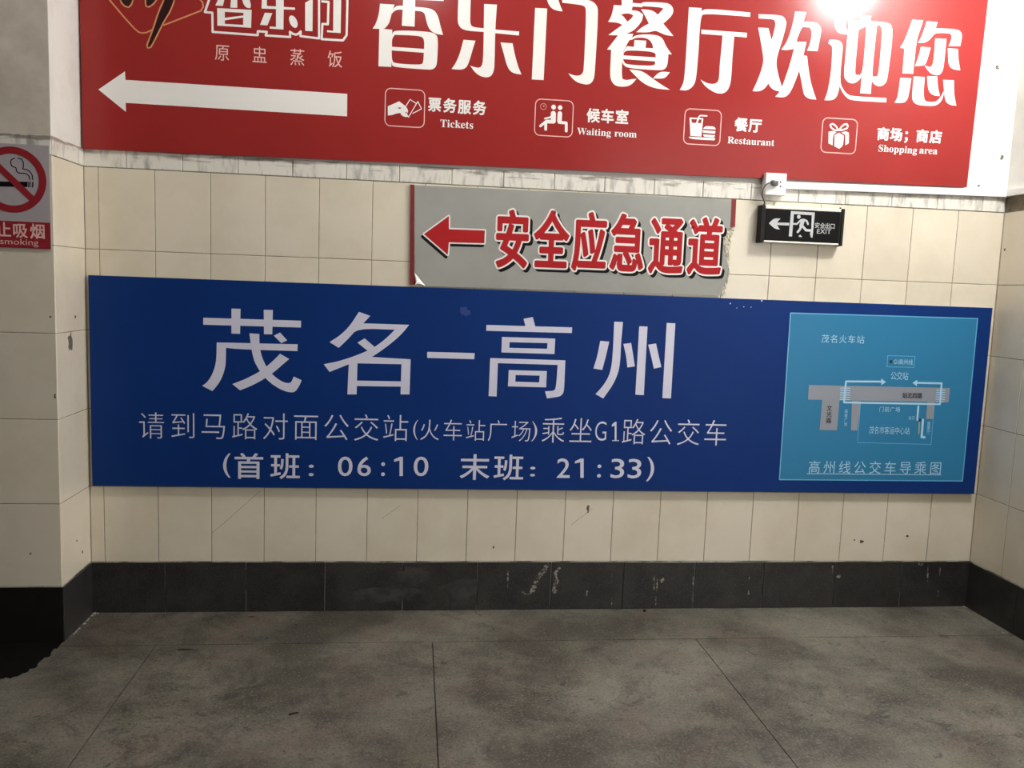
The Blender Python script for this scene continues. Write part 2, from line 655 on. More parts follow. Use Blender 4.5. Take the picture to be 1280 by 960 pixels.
rows = [(ZB + i * H_T, ZB + (i + 1) * H_T) for i in range(5)]
cols = [(XL, 0.0)] + [(i * W_T, (i + 1) * W_T) for i in range(17)] + [(3.4, XR)]
B2W = lambda a, c: ((a, 0.0, c), 0.0)
R2W = lambda a, c: ((XR, -a, c), -math.pi / 2)
P2W = lambda a, c: ((a, YP, c), 0.0)
S2W = lambda a, c: ((XL, a, c), math.pi / 2)
lay('tile', back, M['tile'], cols, rows, B2W)
lay('tile', right, M['tile'], [(i * W_T, (i + 1) * W_T) for i in range(7)], rows, R2W)
lay('tile', left, M['tile'], [(-0.88, -0.68), (-0.68, -0.48), (-0.48, -0.28), (-0.28, XL)], rows, P2W)
lay('tile', left, M['tile'], [(YP, 0.0)], rows, S2W)

# marbled border strip
tr = structure('trim_1', box(bmesh.new(), XL, XR, 0.0005, 0.003, ZT + 0.001, ZS - 0.001), M['grout'])
lay('border_tile', tr, M['border'], [(XL, 0.1)] + [(0.1 + .2 * i, 0.3 + .2 * i) for i in range(17)] + [(3.5, XR)], [(ZT, ZS)], lambda a, c: ((a, -0.003, c), 0.0), ch=0.002)
tr2 = structure('trim_2', box(bmesh.new(), XL - 0.003, XL - 0.0005, YP, 0.0, ZT + 0.001, ZS - 0.001), M['grout'])
lay('border_tile', tr2, M['border'], [(YP, 0.0)], [(ZT, ZS)], lambda a, c: ((XL + 0.003, a, c), math.pi / 2), ch=0.002)
lay('border_tile', tr2, M['border'], [(-0.4508, -0.2508), (-0.2508, XL)], [(ZT, ZS)], lambda a, c: ((a, YP - 0.003, c), 0.0), ch=0.002)

# black granite skirting
bj = [XL] + [unproj(u, 757, 1, 0).x for u in (207, 308, 406, 503, 595.5, 687, 777, 866, 951, 1040, 1123)] + [XR]
bb = structure('baseboard_back', box(bmesh.new(), XL, XR, -0.0005, 0.0013, 0.0, ZB), M['white_grout'])
br = structure('baseboard_right', box(bmesh.new(), XR - 0.0013, XR + 0.0005, -1.59, 0.0, 0.0, ZB), M['white_grout'])
bm = box(bmesh.new(), XL - 0.0013, XL + 0.0005, YP, 0.0, 0.0, ZB)
box(bm, -0.98, XL, YP - 0.0005, YP + 0.0013, 0.0, ZB)
bl = structure('baseboard_left', bm, M['white_grout'])
zr = [(0.0, ZB - 0.001)]
lay('skirting_tile', bb, M['granite'], list(zip(bj[:-1], bj[1:])), zr, lambda a, c: ((a, -0.004, c), 0.0), 0.0002)
lay('skirting_tile', br, M['granite'], [(0.004 + .3 * i, 0.304 + .3 * i) for i in range(5)], zr, lambda a, c: ((XR - 0.004, -a, c), -math.pi / 2), 0.0002)
lay('skirting_tile', bl, M['granite'], [(YP, -0.004)], zr, lambda a, c: ((XL + 0.004, a, c), math.pi / 2), 0.0002)
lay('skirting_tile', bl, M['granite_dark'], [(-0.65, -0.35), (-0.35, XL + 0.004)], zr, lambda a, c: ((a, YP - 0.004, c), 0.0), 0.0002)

# floor of large slabs
FY, FA, FB, FC = -0.3111, 0.2779, 1.2642, 2.2753
fl = structure('floor', box(bmesh.new(), -1.3, XR + 0.15, -3.6, 0.15, -0.12, -0.006), M['stone'])


def floor_slab(x0, x1, y0, y1):
    g = 0.0016
    bm = box(bmesh.new(), x0 + g, x1 - g, y0 + g, y1 - g, -0.006, 0.0)
    o = obj('slab', bm, M['floor'], fl)
    return o


floor_slab(-1.3, XR + 0.05, FY, 0.05)
xs = [-1.3, -0.71, FA, FB, FC, XR + 0.05]
for j in range(3):
    y1, y0 = FY - 1.005 * j, FY - 1.005 * (j + 1)
    for a, b in zip(xs[:-1], xs[1:]):
        floor_slab(a, b, y0, y1)

# tar-black stain on the floor before the pillar
bm = bmesh.new()
edge = [(78, 800), (74, 808), (66, 813), (60, 821), (50, 828), (45, 834), (34, 838), (26, 845), (12, 847), (0, 849), (-20, 858), (-40, 868)]
er = random.Random(11)
fine_e = []
for (a0, b0), (a1, b1) in zip(edge[:-1], edge[1:]):
    for k in range(3):
        fine_e.append((a0 + (a1 - a0) * k / 3 + er.uniform(-1.2, 1.2), b0 + (b1 - b0) * k / 3 + er.uniform(-1.6, 1.6)))
pts = [unproj(u, v, 2, 0.0) for u, v in fine_e] + [Vector((-0.7, -0.72, 0)), Vector((-0.9, -0.5, 0)), Vector((-0.9, YP - 0.003, 0)), Vector((XL, YP - 0.003, 0))]
top = [bm.verts.new((p.x, p.y, 0.0012)) for p in pts]
bot = [bm.verts.new((p.x, p.y, -0.001)) for p in pts]
bm.faces.new(top)
for i in range(len(top)):
    j = (i + 1) % len(top)
    bm.faces.new((top[i], top[j], bot[j], bot[i]))
obj('tar_stain', bm, M['tar'], fl)


# ------------------------------------------------------------------ small wear on walls and skirting
def blotch(name, parent, m, plane, c, rx, rz, seed, n=14, depth=0.0008, lift=0.0):
    """irregular thin patch; plane 'y' (x,z) or 'x' (y,z)"""
    rr = random.Random(seed)
    bm = bmesh.new()
    ph = [rr.uniform(0.6, 1.2) for _ in range(n)]
    ring = []
    for k in range(n):
        a = 2 * math.pi * k / n
        ring.append((c[0] + rx * ph[k] * math.cos(a), c[1] + rz * ph[k] * math.sin(a)))
    axis, val = plane
    sgn = -1 if axis == 'y' or val > 1 else 1

    def put(p, d):
        return bm.verts.new((p[0], val + sgn * d, p[1])) if axis == 'y' else bm.verts.new((val + sgn * d, p[0], p[1]))
    t = [put(p, depth + lift) for p in ring]
    b = [put(p, lift - 0.0002) for p in ring]
    bm.faces.new(t)
    for i in range(n):
        j = (i + 1) % n
        bm.faces.new((t[i], t[j], b[j], b[i]))
    return obj(name, bm, m, parent)


def onback(u, v):
    p = unproj(u, v, 1, 0.0)
    return (p.x, p.z)


blotch('chip', back, M['chip'], ('y', 0), onback(735, 636), 0.006, 0.019, 1)
blotch('chip', back, M['rust'], ('y', 0), onback(1077, 677), 0.009, 0.008, 2)
blotch('chip', back, M['rust'], ('y', 0), onback(1068, 675), 0.004, 0.004, 12)
blotch('chip', back, M['rust'], ('y', 0), onback(1134, 670), 0.008, 0.005, 3)
blotch('chip', back, M['chip'], ('y', 0), onback(617, 684), 0.004, 0.008, 4)
blotch('chip', back, M['chip'], ('y', 0.0035), onback(1253, 197), 0.008, 0.010, 5)
blotch('tape_scrap', back, M['yellow_tape'], ('y', 0.0035), onback(1250, 62), 0.018, 0.05, 6)
blotch('chip', back, M['chip'], ('y', 0.0035), onback(1247, 84), 0.010, 0.012, 7)
blotch('chip', back, M['chip'], ('y', 0.0035), onback(1224, 232), 0.006, 0.005, 8)
p = unproj(88, 428, 0, XL)
blotch('chip', left, M['chip'], ('x', XL), (p.y, p.z), 0.022, 0.036, 9)
for (u, v, r) in ((94, 396, .006), (103, 690, .006), (96, 676, .004)):
    p = unproj(u, v, 0, XL)
    blotch('chip', left, M['rust'], ('x', XL), (p.y, p.z), r, r, 10 + u)
for (u, v, rx, rz) in ((68.5, 495, .004, .010), (38, 692, .004, .004), (63, 396, .004, .004)):
    p = unproj(u, v, 1, YP)
    blotch('chip', left, M['chip'], ('y', YP), (p.x, p.z), rx, rz, 40 + int(u))
for (u, v, r) in ((1262, 262, .010), (1256, 312, .006)):
    p = unproj(u, v, 0, XR)
    blotch('chip', right, M['chip'], ('x', XR), (p.y, p.z), r, r, 60 + u)

M['smear_white'] = mat('limewash_smear', rgb(150, 148, 140), 0.9, rgb(62, 60, 58), 70, 5, 0.42, 0.56)
M['smear_grey'] = mat('grey_smear', rgb(62, 60, 57), 0.8, rgb(38, 37, 36), 22, 6, 0.40, 0.62)


def streak(parent, m, pts, wd, seed, Y=-0.004):
    rr = random.Random(seed)
    s = Sheet(Y - 0.0004)
    P = [s.w(*p) for p in pts]
    L_, R_ = [], []
    Q = []
    for a, b in zip(P[:-1], P[1:]):
        for k in range(5):
            Q.append((a[0] + (b[0] - a[0]) * k / 5, a[1] + (b[1] - a[1]) * k / 5))
    Q.append(P[-1])
    for i, q in enumerate(Q):
        k = wd * (0.35 + rr.random()) * (0.4 if i in (0, len(Q) - 1) else 1)
        L_.append((q[0] - k / 2, q[1] + rr.uniform(-.002, .002)))
        R_.append((q[0] + k / 2, q[1] + rr.uniform(-.002, .002)))
    for i in range(len(Q) - 1):
        s.poly([L_[i], R_[i], R_[i + 1], L_[i + 1]], px=False)
    return s.build('smear', m, parent)


streak(bb, M['smear_white'], [(686, 704), (679, 714), (672, 724), (668, 733), (664, 742)], 0.024, 1)
streak(bb, M['smear_white'], [(652, 738), (656, 743), (668, 742)], 0.010, 2)
streak(bb, M['smear_white'], [(700, 709), (694, 716), (696, 726), (692, 736), (694, 742)], 0.016, 3)
streak(bb, M['smear_white'], [(695, 738), (706, 740)], 0.008, 4)
for (u, a, b) in ((635, 712, 735), (765, 715, 730), (765, 742, 759), (818, 720, 738), (821.5, 721, 739), (820, 745, 756), (867, 720, 732), (866, 740, 759),
                  (937, 719, 724), (936, 736, 750), (1160, 706, 727), (1175, 709, 722), (1173, 737, 746), (734, 738, 746), (1041, 706, 717)):
    streak(bb, M['smear_white'], [(u, a), (u - .5, b)], 0.0065, int(u * 3))
blotch('smear', bb, M['smear_white'], ('y', -0.004), onback(828, 725), 0.012, 0.012, 31, lift=0.0002, depth=0.0004)
blotch('smear', bb, M['smear_white'], ('y', -0.004), onback(1048, 720), 0.012, 0.007, 32, lift=0.0002, depth=0.0004)
blotch('smear', bb, M['smear_white'], ('y', -0.004), onback(1150, 705), 0.012, 0.006, 33, lift=0.0002, depth=0.0004)
blotch('smear', bb, M['smear_grey'], ('y', -0.004), onback(575, 737), 0.075, 0.055, 34, 30, lift=0.0001, depth=0.0003)
blotch('smear', bb, M['smear_grey'], ('y', -0.004), onback(515, 722), 0.08, 0.045, 35, 30, lift=0.0001, depth=0.0003)
blotch('smear', bb, M['smear_grey'], ('y', -0.004), onback(480, 743), 0.14, 0.035, 36, 30, lift=0.0001, depth=0.0002)

M['crack'] = mat('hairline_crack', rgb(120, 108, 88), 0.9)
for k, P in enumerate((((264, 667), (280, 654), (300, 636), (325, 614)), ((714, 656), (735, 640), (764, 618)), ((478, 648), (500, 632)))):
    q = Sheet(-0.0003)
    q.ribbon([q.w(*p) for p in P], 0.0013)
    q.build('crack', M['crack'], back)

# ------------------------------------------------------------------ red banner
banner = bpy.data.objects.new('banner', None)
COL.objects.link(banner)
tag(banner, 'wide red printed banner with large white stylised characters, high on the wall', 'banner')
YB = -0.016
x0b, x1b = -0.046, 3.414
zb0, zb1, zb_top = 1.764, 1.797, 2.80


def sheet_board(name, pts, y_front, y_back, m, parent, bev=0.0, medge=None):
    """board from an outline (x, z) with real thickness; front at y_front"""
    bm = bmesh.new()
    fr = [bm.verts.new((x, y_front, z)) for x, z in pts]
    bk = [bm.verts.new((x, y_back, z)) for x, z in pts]
    f = bm.faces.new(fr)
    bm.faces.new(list(reversed(bk)))
    sides = []
    for i in range(len(pts)):
        j = (i + 1) % len(pts)
        sides.append(bm.faces.new((fr[i], fr[j], bk[j], bk[i])))
    if medge:
        for s in sides:
            s.material_index = 1
    o = obj(name, bm, m, parent)
    if medge:
        o.data.materials.append(medge)
    return o


sheet_board('panel', [(x0b, zb0), (x1b, zb1), (3.435, zb_top), (x0b, zb_top)], YB, 0.0025, M['red'], banner)
s1, s2 = YB - 0.0005, YB - 0.001

sh = Sheet(s1)
c = (100, 0, 3.556)
sh.crop(c, [(82, 398), (200, 317), (202, 355), (1188, 417), (1187, 517), (203, 457), (204, 497)])
sh.build('arrow', M['print_white'], banner)

sh = Sheet(s1)
c = (455, 0, 6.095)
# 香
sh.crop(c, [(122, 28), (233, 35), (215, 80), (205, 130), (190, 180), (165, 210), (150, 222), (65, 218), (85, 190), (105, 140), (118, 75)])
sh.crop(c, [(212, 78), (240, 48), (270, 42), (302, 45), (300, 75), (265, 72), (235, 80), (208, 108)])
sh.crop(c, [(302, -60), (392, -60), (386, 203), (288, 196)])
sh.crop(c, [(386, 52), (470, 58), (520, 70), (550, 95), (570, 140), (580, 190), (602, 265), (560, 262), (520, 245), (490, 210), (475, 160), (465, 110), (450, 90), (420, 84), (384, 82)])
sh.crop(c, [(130, -42), (606, -18), (607, 8), (130, -16)])
sh.crop(c, [(200, -130), (500, -160), (510, -120), (392, -95), (390, -55), (304, -55), (304, -100), (200, -100)])
sh.crop(c, [(117, 218), (215, 226), (208, 510), (110, 505)])
sh.crop(c, [(208, 300), (215, 250), (240, 230), (490, 240), (545, 258), (565, 290), (558, 470), (548, 510), (520, 531), (470, 530), (230, 512), (206, 490)],
        [[(213, 295), (235, 265), (430, 272), (460, 300), (458, 373), (213, 356)], [(211, 384), (456, 402), (452, 475), (435, 495), (235, 484), (212, 460)]])
sh.cut('character', M['print_white'], banner)
# 乐
sh.crop(c, [(724, -90), (1060, -135), (1068, -100), (815, -70), (808, 150), (812, 190), (835, 208), (912, 215), (912, 243), (800, 236), (745, 222), (720, 190), (712, 150)])
sh.crop(c, [(915, 30), (1013, 35), (1000, 220), (995, 480), (990, 540), (970, 580), (930, 592), (880, 578), (840, 545), (808, 498), (840, 512), (880, 518), (903, 495), (910, 400)])
sh.crop(c, [(1000, 225), (1182, 240), (1180, 270), (1000, 253)])
sh.crop(c, [(758, 303), (849, 310), (830, 370), (810, 440), (790, 500), (765, 525), (730, 532), (667, 526), (700, 480), (730, 410)])
sh.crop(c, [(1040, 323), (1132, 330), (1150, 420), (1175, 510), (1200, 567), (1150, 562), (1110, 540), (1085, 490), (1065, 410)])
sh.cut('character', M['print_white'], banner)
# 门
c = (650, 0, 6.095)
sh.crop(c, [(115, 60), (207, 65), (180, 610), (90, 605)])
sh.crop(c, [(195, -50), (280, -45), (295, 10), (310, 50), (325, 87), (285, 82), (250, 70), (222, 42), (208, 5)])
sh.crop(c, [(320, -12), (500, -4), (550, 8), (585, 40), (597, 85), (570, 560), (560, 610), (535, 640), (500, 645), (440, 630), (400, 600), (368, 558), (410, 575), (450, 578), (478, 560), (487, 520), (505, 80), (495, 50), (470, 38), (322, 20)])
sh.cut('character', M['print_white'], banner)
# 餐
sh.crop(c, [(715, 38), (775, 42), (775, -60), (860, -60), (858, 22), (935, 28), (932, 55), (858, 50), (850, 78), (900, 82), (938, 110), (932, 155), (900, 200), (850, 245), (755, 270), (673, 267), (730, 225), (780, 190), (745, 172), (672, 167), (695, 125), (707, 80)],
        [[(768, 112), (800, 102), (840, 103), (863, 118), (850, 140), (818, 165), (800, 140), (785, 122)]])
sh.crop(c, [(945, 14), (1110, 20), (1150, 35), (1172, 75), (1158, 120), (1092, 180), (1130, 225), (1170, 275), (1110, 268), (1060, 245), (1030, 232), (980, 248), (885, 245), (930, 205), (982, 180), (950, 115), (922, 70), (1010, 77), (1050, 112), (1092, 68), (1080, 56), (925, 46), (925, 24)])
sh.crop(c, [(755, 255), (862, 258), (855, 285), (830, 310), (808, 350), (785, 395), (778, 470), (775, 560), (780, 600), (810, 612), (850, 602), (888, 600), (855, 640), (820, 658), (770, 662), (720, 650), (692, 610), (686, 560), (695, 380), (663, 377), (700, 330), (735, 285)])
sh.crop(c, [(838, 302), (860, 282), (890, 267), (960, 260), (1050, 268), (1090, 295), (1110, 350), (1158, 415), (1130, 413), (1125, 490), (1108, 525), (1070, 538), (830, 520), (790, 500), (776, 460), (780, 420), (800, 370), (815, 352), (868, 357), (872, 305), (962, 310), (957, 365), (1014, 368), (1008, 330), (980, 298), (940, 286), (880, 287), (852, 304)],
        [[(790, 400), (815, 382), (1005, 392), (1033, 410), (1034, 437), (788, 422)], [(785, 450), (1030, 468), (1028, 490), (1005, 503), (820, 492), (795, 478)]])
sh.crop(c, [(832, 528), (930, 538), (1010, 598), (1070, 640), (1143, 684), (1080, 680), (1010, 668), (940, 635), (890, 590)])
sh.crop(c, [(1065, 543), (1142, 550), (1110, 592), (1075, 600), (1012, 597)])
sh.cut('character', M['print_white'], banner)
# 厅
c = (830, 0, 6.095)
sh.crop(c, [(190, 55), (288, 62), (282, 85), (318, 68), (400, 72), (658, 95), (655, 128), (310, 102), (278, 125), (262, 400), (248, 560), (240, 620), (220, 660), (185, 685), (160, 690), (120, 685), (145, 640), (158, 580)])
sh.crop(c, [(285, 225), (632, 250), (630, 285), (535, 277), (520, 450), (512, 600), (500, 660), (475, 700), (440, 715), (390, 708), (330, 670), (300, 640), (278, 605), (320, 632), (370, 642), (405, 632), (420, 600), (425, 500), (447, 270), (284, 258)])
sh.cut('character', M['print_white'], banner)
# 欢
sh.crop(c, [(722, 108), (880, 115), (915, 130), (933, 165), (930, 200), (900, 310), (850, 465), (870, 570), (900, 670), (880, 695), (845, 690), (810, 665), (795, 635), (775, 665), (745, 690), (710, 697), (675, 694), (700, 640), (730, 570), (762, 465), (745, 360), (718, 210), (795, 214), (810, 270), (820, 305), (850, 200), (848, 160), (830, 145), (722, 140)])
sh.crop(c, [(1000, 88), (1085, 92), (1062, 165), (1130, 165), (1175, 180), (1198, 210), (1195, 260), (1170, 390), (1090, 385), (1115, 330), (1130, 240), (1110, 208), (1055, 205), (1035, 240), (1012, 300), (1010, 318), (1085, 320), (1062, 420), (1090, 428), (1100, 520), (1120, 640), (1160, 758), (1110, 755), (1070, 730), (1060, 690), (1045, 610), (1030, 535), (1000, 620), (965, 700), (930, 738), (890, 742), (848, 737), (880, 700), (905, 650), (950, 520), (985, 400), (995, 345), (985, 372), (940, 382), (893, 378), (920, 345), (950, 290), (985, 170)])
sh.cut('character', M['print_white'], banner)
# 迎
c = (1010, 0, 6.095)
sh.crop(c, [(190, 50), (285, 60), (285, 160), (290, 210), (305, 262), (265, 262), (225, 245), (205, 210), (200, 150)])
sh.crop(c, [(155, 330), (180, 345), (187, 370), (175, 560), (158, 650), (150, 700), (125, 763), (180, 765), (215, 745), (232, 700), (240, 655), (262, 704), (300, 750), (340, 766), (596, 780), (598, 748), (345, 733), (305, 722), (272, 690), (240, 620), (262, 400), (265, 345), (250, 315), (215, 303), (165, 303)])
sh.crop(c, [(312, 155), (390, 158), (400, 118), (482, 120), (475, 160), (540, 165), (610, 175), (635, 190), (645, 235), (635, 380), (610, 560), (600, 620), (575, 650), (540, 660), (500, 640), (485, 610), (478, 715), (398, 710), (410, 580), (390, 610), (350, 638), (310, 630), (280, 600), (273, 560), (290, 380)],
        [[(385, 228), (430, 205), (445, 200), (420, 540), (395, 572), (362, 570), (358, 530)], [(525, 195), (550, 190), (568, 230), (540, 540), (530, 580), (495, 585), (488, 560)]])
sh.cut('character', M['print_white'], banner)
# 您
sh.crop(c, [(795, 150), (877, 155), (850, 240), (828, 300), (800, 562), (720, 558), (735, 370), (702, 363), (730, 320), (770, 220)])
sh.crop(c, [(905, 162), (988, 168), (972, 215), (1130, 222), (1165, 240), (1175, 275), (1160, 352), (1070, 350), (1090, 310), (1095, 270), (1080, 252), (968, 250), (945, 280), (920, 310), (880, 328), (838, 325), (860, 290), (890, 210)])
sh.crop(c, [(970, 293), (1055, 297), (1040, 450), (1030, 530), (1010, 565), (985, 575), (945, 565), (915, 540), (888, 498), (930, 512), (950, 495), (960, 430)])
sh.crop(c, [(860, 357), (935, 362), (905, 470), (885, 500), (815, 503), (840, 440)])
sh.crop(c, [(1065, 368), (1143, 373), (1145, 450), (1160, 535), (1110, 530), (1075, 505), (1068, 450)])
sh.crop(c, [(703, 592), (787, 597), (765, 740), (745, 775), (715, 785), (660, 782), (685, 740)])
sh.crop(c, [(805, 582), (890, 587), (880, 700), (885, 760), (905, 775), (960, 778), (990, 765), (1020, 725), (1035, 690), (1030, 745), (1000, 790), (960, 808), (880, 805), (820, 795), (793, 760), (795, 700)])
sh.crop(c, [(908, 580), (985, 583), (988, 660), (1005, 732), (960, 728), (925, 705), (912, 660)])
sh.crop(c, [(1030, 608), (1112, 612), (1112, 720), (1130, 805), (1080, 800), (1045, 770), (1038, 700)])
sh.cut('character', M['print_white'], banner)

# emblem: gold outline with a dark brush stroke
sh = Sheet(s1)
c = (100, 0, 7.111)
sh.croprib(c, [(640, 265), (590, 290), (550, 293), (520, 285), (480, 250), (390, 150), (255, -10), (240, -60), (260, -110), (470, -190), (760, -230), (860, -210), (1060, -10), (1090, 20), (1095, 60), (1075, 95), (870, 175), (740, 225)], 13)
brush = [[(355, -60), (362, -10), (372, 20), (400, 50), (430, 58), (450, 40), (465, 0), (500, -60)],
         [(590, -60), (588, 10), (592, 50), (612, 56), (650, 30), (700, -40), (690, -70)],
         [(770, -60), (850, -60), (820, 40), (790, 110), (745, 180), (700, 270), (660, 350), (625, 415), (605, 420), (602, 400), (640, 300), (665, 230), (690, 150), (720, 70), (745, 20)]]
sh.build('emblem_outline', M['gold'], banner)
sh = Sheet(s2)
for b_ in brush:
    sh.croprib(c, b_, 26, True)
sh.build('emblem_outline', M['gold'], banner)
sh = Sheet(s2 - 0.0005)
for b_ in brush:
    sh.crop(c, b_)
sh.build('emblem_stroke', M['brush'], banner)

# outlined name beside the emblem
sh = Sheet(s1)
c = (240, 0, 6.095)
sh.croprib(c, [(150, -60), (98, 92), (155, 97), (157, 243), (500, 268), (502, 238), (570, 243), (562, 270), (748, 282), (746, 242), (770, 258), (792, 264), (812, 256), (828, 240), (826, 275), (968, 293), (968, -80)], 17)
sh.croprib(c, [(985, 10), (1040, 15), (1035, 185), (994, 182), (987, 298), (1150, 308), (1178, 268), (1186, -80)], 17)
sh.crop(c, [(192, 62), (455, 75), (450, 212), (193, 195)], [[(250, 90), (392, 98), (392, 118), (250, 136)], [(250, 155), (390, 134), (390, 190), (250, 182)]])
sh.crop(c, [(215, -40), (255, -40), (235, 45), (178, 42)])
sh.crop(c, [(300, -40), (345, -40), (345, 60), (292, 58)])
sh.crop(c, [(375, -40), (425, -40), (450, 30), (445, 62), (415, 60), (390, 30)])
sh.crop(c, [(535, -60), (572, -60), (570, 45), (785, 58), (785, 75), (530, 65)])
sh.crop(c, [(640, -40), (700, -40), (697, 225), (592, 218), (592, 202), (640, 205)])
sh.crop(c, [(555, 97), (612, 100), (575, 193), (518, 190)])
P_ = sh.w(240 + 772 / 6.095, 165 / 6.095)
sh.disc(P_, 0.0135, 20, 0.023, math.radians(25))
sh.crop(c, [(862, 20), (890, 5), (920, -10), (918, 238), (862, 235)])
sh.crop(c, [(1078, -60), (1138, -60), (1132, 252), (1028, 245), (1030, 230), (1075, 236)])
tag(sh.build('name_lettering', M['print_white'], banner), 'white outlined name lettering')

sh = Sheet(s1)
for ch, u, v in (('原', 277.7, 65.6), ('盅', 324.5, 68.6), ('蒸', 371.7, 71.4), ('饭', 418.8, 73.8)):
    sh.glyph(ch, u, v, 18, 20.5)
    sh.cut('character', M['print_pink'], banner, 'small pale character')

sh = Sheet(s1)
for ch, u, v in (('票', 543.4, 130.6), ('务', 562.3, 132.0), ('服', 580.6, 133.5), ('务', 599.4, 134.8)):
    sh.glyph(ch, u, v, 15.5, 17, bold=0.0032)
for ch, u, v in (('候', 741.7, 144.2), ('车', 759.4, 145.2), ('室', 777.5, 146.2)):
    sh.glyph(ch, u, v, 15.5, 17, bold=0.0032)
for ch, u, v in (('餐', 926.5, 155.8), ('厅', 944, 156.9)):
    sh.glyph(ch, u, v, 15.5, 16.5, bold=0.0036)
for ch, u, v in (('商', 1104, 167.3), ('场', 1120.5, 168.2), ('；', 1137, 169.2), ('商', 1152.8, 169.9), ('店', 1169.7, 171)):
    sh.glyph(ch, u, v, 14.5, 15.5, bold=0.0036)


def word(sh, s, u0, u1, vtop, vbot, bold=0.0):
    """s fitted between pixel columns u0..u1, capital height given at the left end; slope follows the sign"""
    a = sh.w(u0, vtop)
    b = sh.w(u0, vbot)
    e = sh.w(u1, vbot + (u1 - u0) * 0.055)
    V, Fc, E, bbx = GLYPHS[s]
    sx = (e[0] - b[0]) / (bbx[2] - bbx[0])
    cap = 0.70
    sz = (a[1] - b[1]) / cap
    P = [(b[0] + (x - bbx[0]) * sx, b[1] + y * sz) for x, y in V]
    k = len(sh.v)
    y = sh.y()
    sh.v += [(x, y, z) for x, z in P]
    sh.f += [tuple(k + i for i in f) for f in Fc]
    if bold:
        for i, j in E:
            sh.ribbon([P[i], P[j]], bold)


word(sh, WORDS[0], 550.3, 591.3, 149, 158.6)
word(sh, WORDS[1], 721.2, 763.5, 159.3, 167.9)
word(sh, WORDS[2], 768, 795.6, 161.8, 170.4)
word(sh, WORDS[3], 909.3, 967.7, 170.4, 179)
word(sh, WORDS[4], 1098, 1146, 180.6, 189.2)
word(sh, WORDS[5], 1149, 1171.4, 182.9, 191.6)
sh.build('caption_lettering', M['print_white'], banner)

sh = Sheet(s1)
fr = Sheet(s1)
c = (470, 100, 8.0)
fr.roundrect(c, [(95, 80), (490, 105), (480, 478), (88, 455)], 0.0035)
sh.crop(c, [(118, 262), (160, 245), (230, 213), (290, 255), (320, 295), (315, 315), (290, 325), (310, 340), (325, 362), (300, 372), (270, 362), (248, 345), (245, 330), (200, 335), (165, 350), (118, 355)],
        [[(215, 278), (240, 272), (255, 282), (235, 290)]])
sh.croprib(c, [(340, 195), (405, 235), (325, 372), (300, 350), (318, 310), (292, 272)], 8, True)
sh.croprib(c, [(400, 245), (418, 215), (455, 288), (365, 335)], 8)
sh.cut('pictogram', M['print_white'], banner)
fr.cut('pictogram_frame', M['print_pink'], banner)
c = (660, 110, 8.533)
fr.roundrect(c, [(80, 115), (485, 140), (470, 522), (70, 505)], 0.0035)
fr.croparc(c, 165, 198, 31, 4)
fr.croprib(c, [(165, 180), (165, 200), (178, 188)], 4)
sh.croparc(c, 273, 204, 25)
sh.croparc(c, 343, 209, 24)
sh.croprib(c, [(270, 272), (270, 352)], 54, caps=True)
sh.croprib(c, [(270, 360), (200, 357)], 38, caps=True)
sh.croprib(c, [(190, 360), (188, 440)], 30, caps=True)
sh.croprib(c, [(200, 350), (133, 405)], 27, caps=True)
sh.croprib(c, [(262, 285), (238, 312), (180, 326)], 17, caps=True)
sh.croprib(c, [(340, 272), (336, 355)], 48, caps=True)
sh.croprib(c, [(332, 366), (408, 373), (408, 458)], 30, caps=True)
sh.cut('pictogram', M['print_white'], banner)
fr.cut('pictogram_frame', M['print_pink'], banner)
c = (845, 125, 9.143)
fr.roundrect(c, [(105, 98), (520, 122), (500, 522), (85, 500)], 0.0035)
sh.crop(c, [(155, 200), (312, 208), (290, 418), (165, 410)], [[(175, 217), (242, 220), (232, 262), (180, 260)], [(264, 221), (292, 222), (288, 265), (247, 263)]])
sh.croprib(c, [(238, 255), (262, 192), (278, 177), (352, 182)], 15, caps=True)
sh.crop(c, [(145, 420), (450, 435), (438, 462), (165, 447)])
sh.crop(c, [(310, 330), (325, 308), (345, 298), (420, 302), (445, 312), (455, 337)])
sh.crop(c, [(305, 345), (452, 355), (445, 385), (308, 374)])
sh.crop(c, [(310, 392), (447, 402), (438, 424), (425, 428), (325, 421), (315, 412)])
sh.cut('pictogram', M['print_white'], banner)
fr.cut('pictogram_frame', M['print_pink'], banner)
c = (1015, 135, 7.111)
fr.roundrect(c, [(100, 85), (405, 105), (385, 408), (75, 392)], 0.0035)
sh.crop(c, [(240, 220), (282, 245), (278, 335), (240, 362), (198, 338), (202, 240)])
sh.crop(c, [(148, 212), (178, 203), (218, 215), (187, 235), (182, 332), (146, 312)])
sh.crop(c, [(262, 217), (305, 206), (328, 222), (327, 312), (297, 332), (296, 240)])
sh.croprib(c, [(235, 198), (200, 198), (168, 172), (163, 150), (178, 140), (200, 148), (218, 168), (235, 198)], 13)
sh.croprib(c, [(240, 198), (275, 194), (310, 180), (320, 158), (308, 142), (285, 146), (262, 166), (240, 198)], 13)
sh.cut('pictogram', M['print_white'], banner)
fr.cut('pictogram_frame', M['print_pink'], banner)

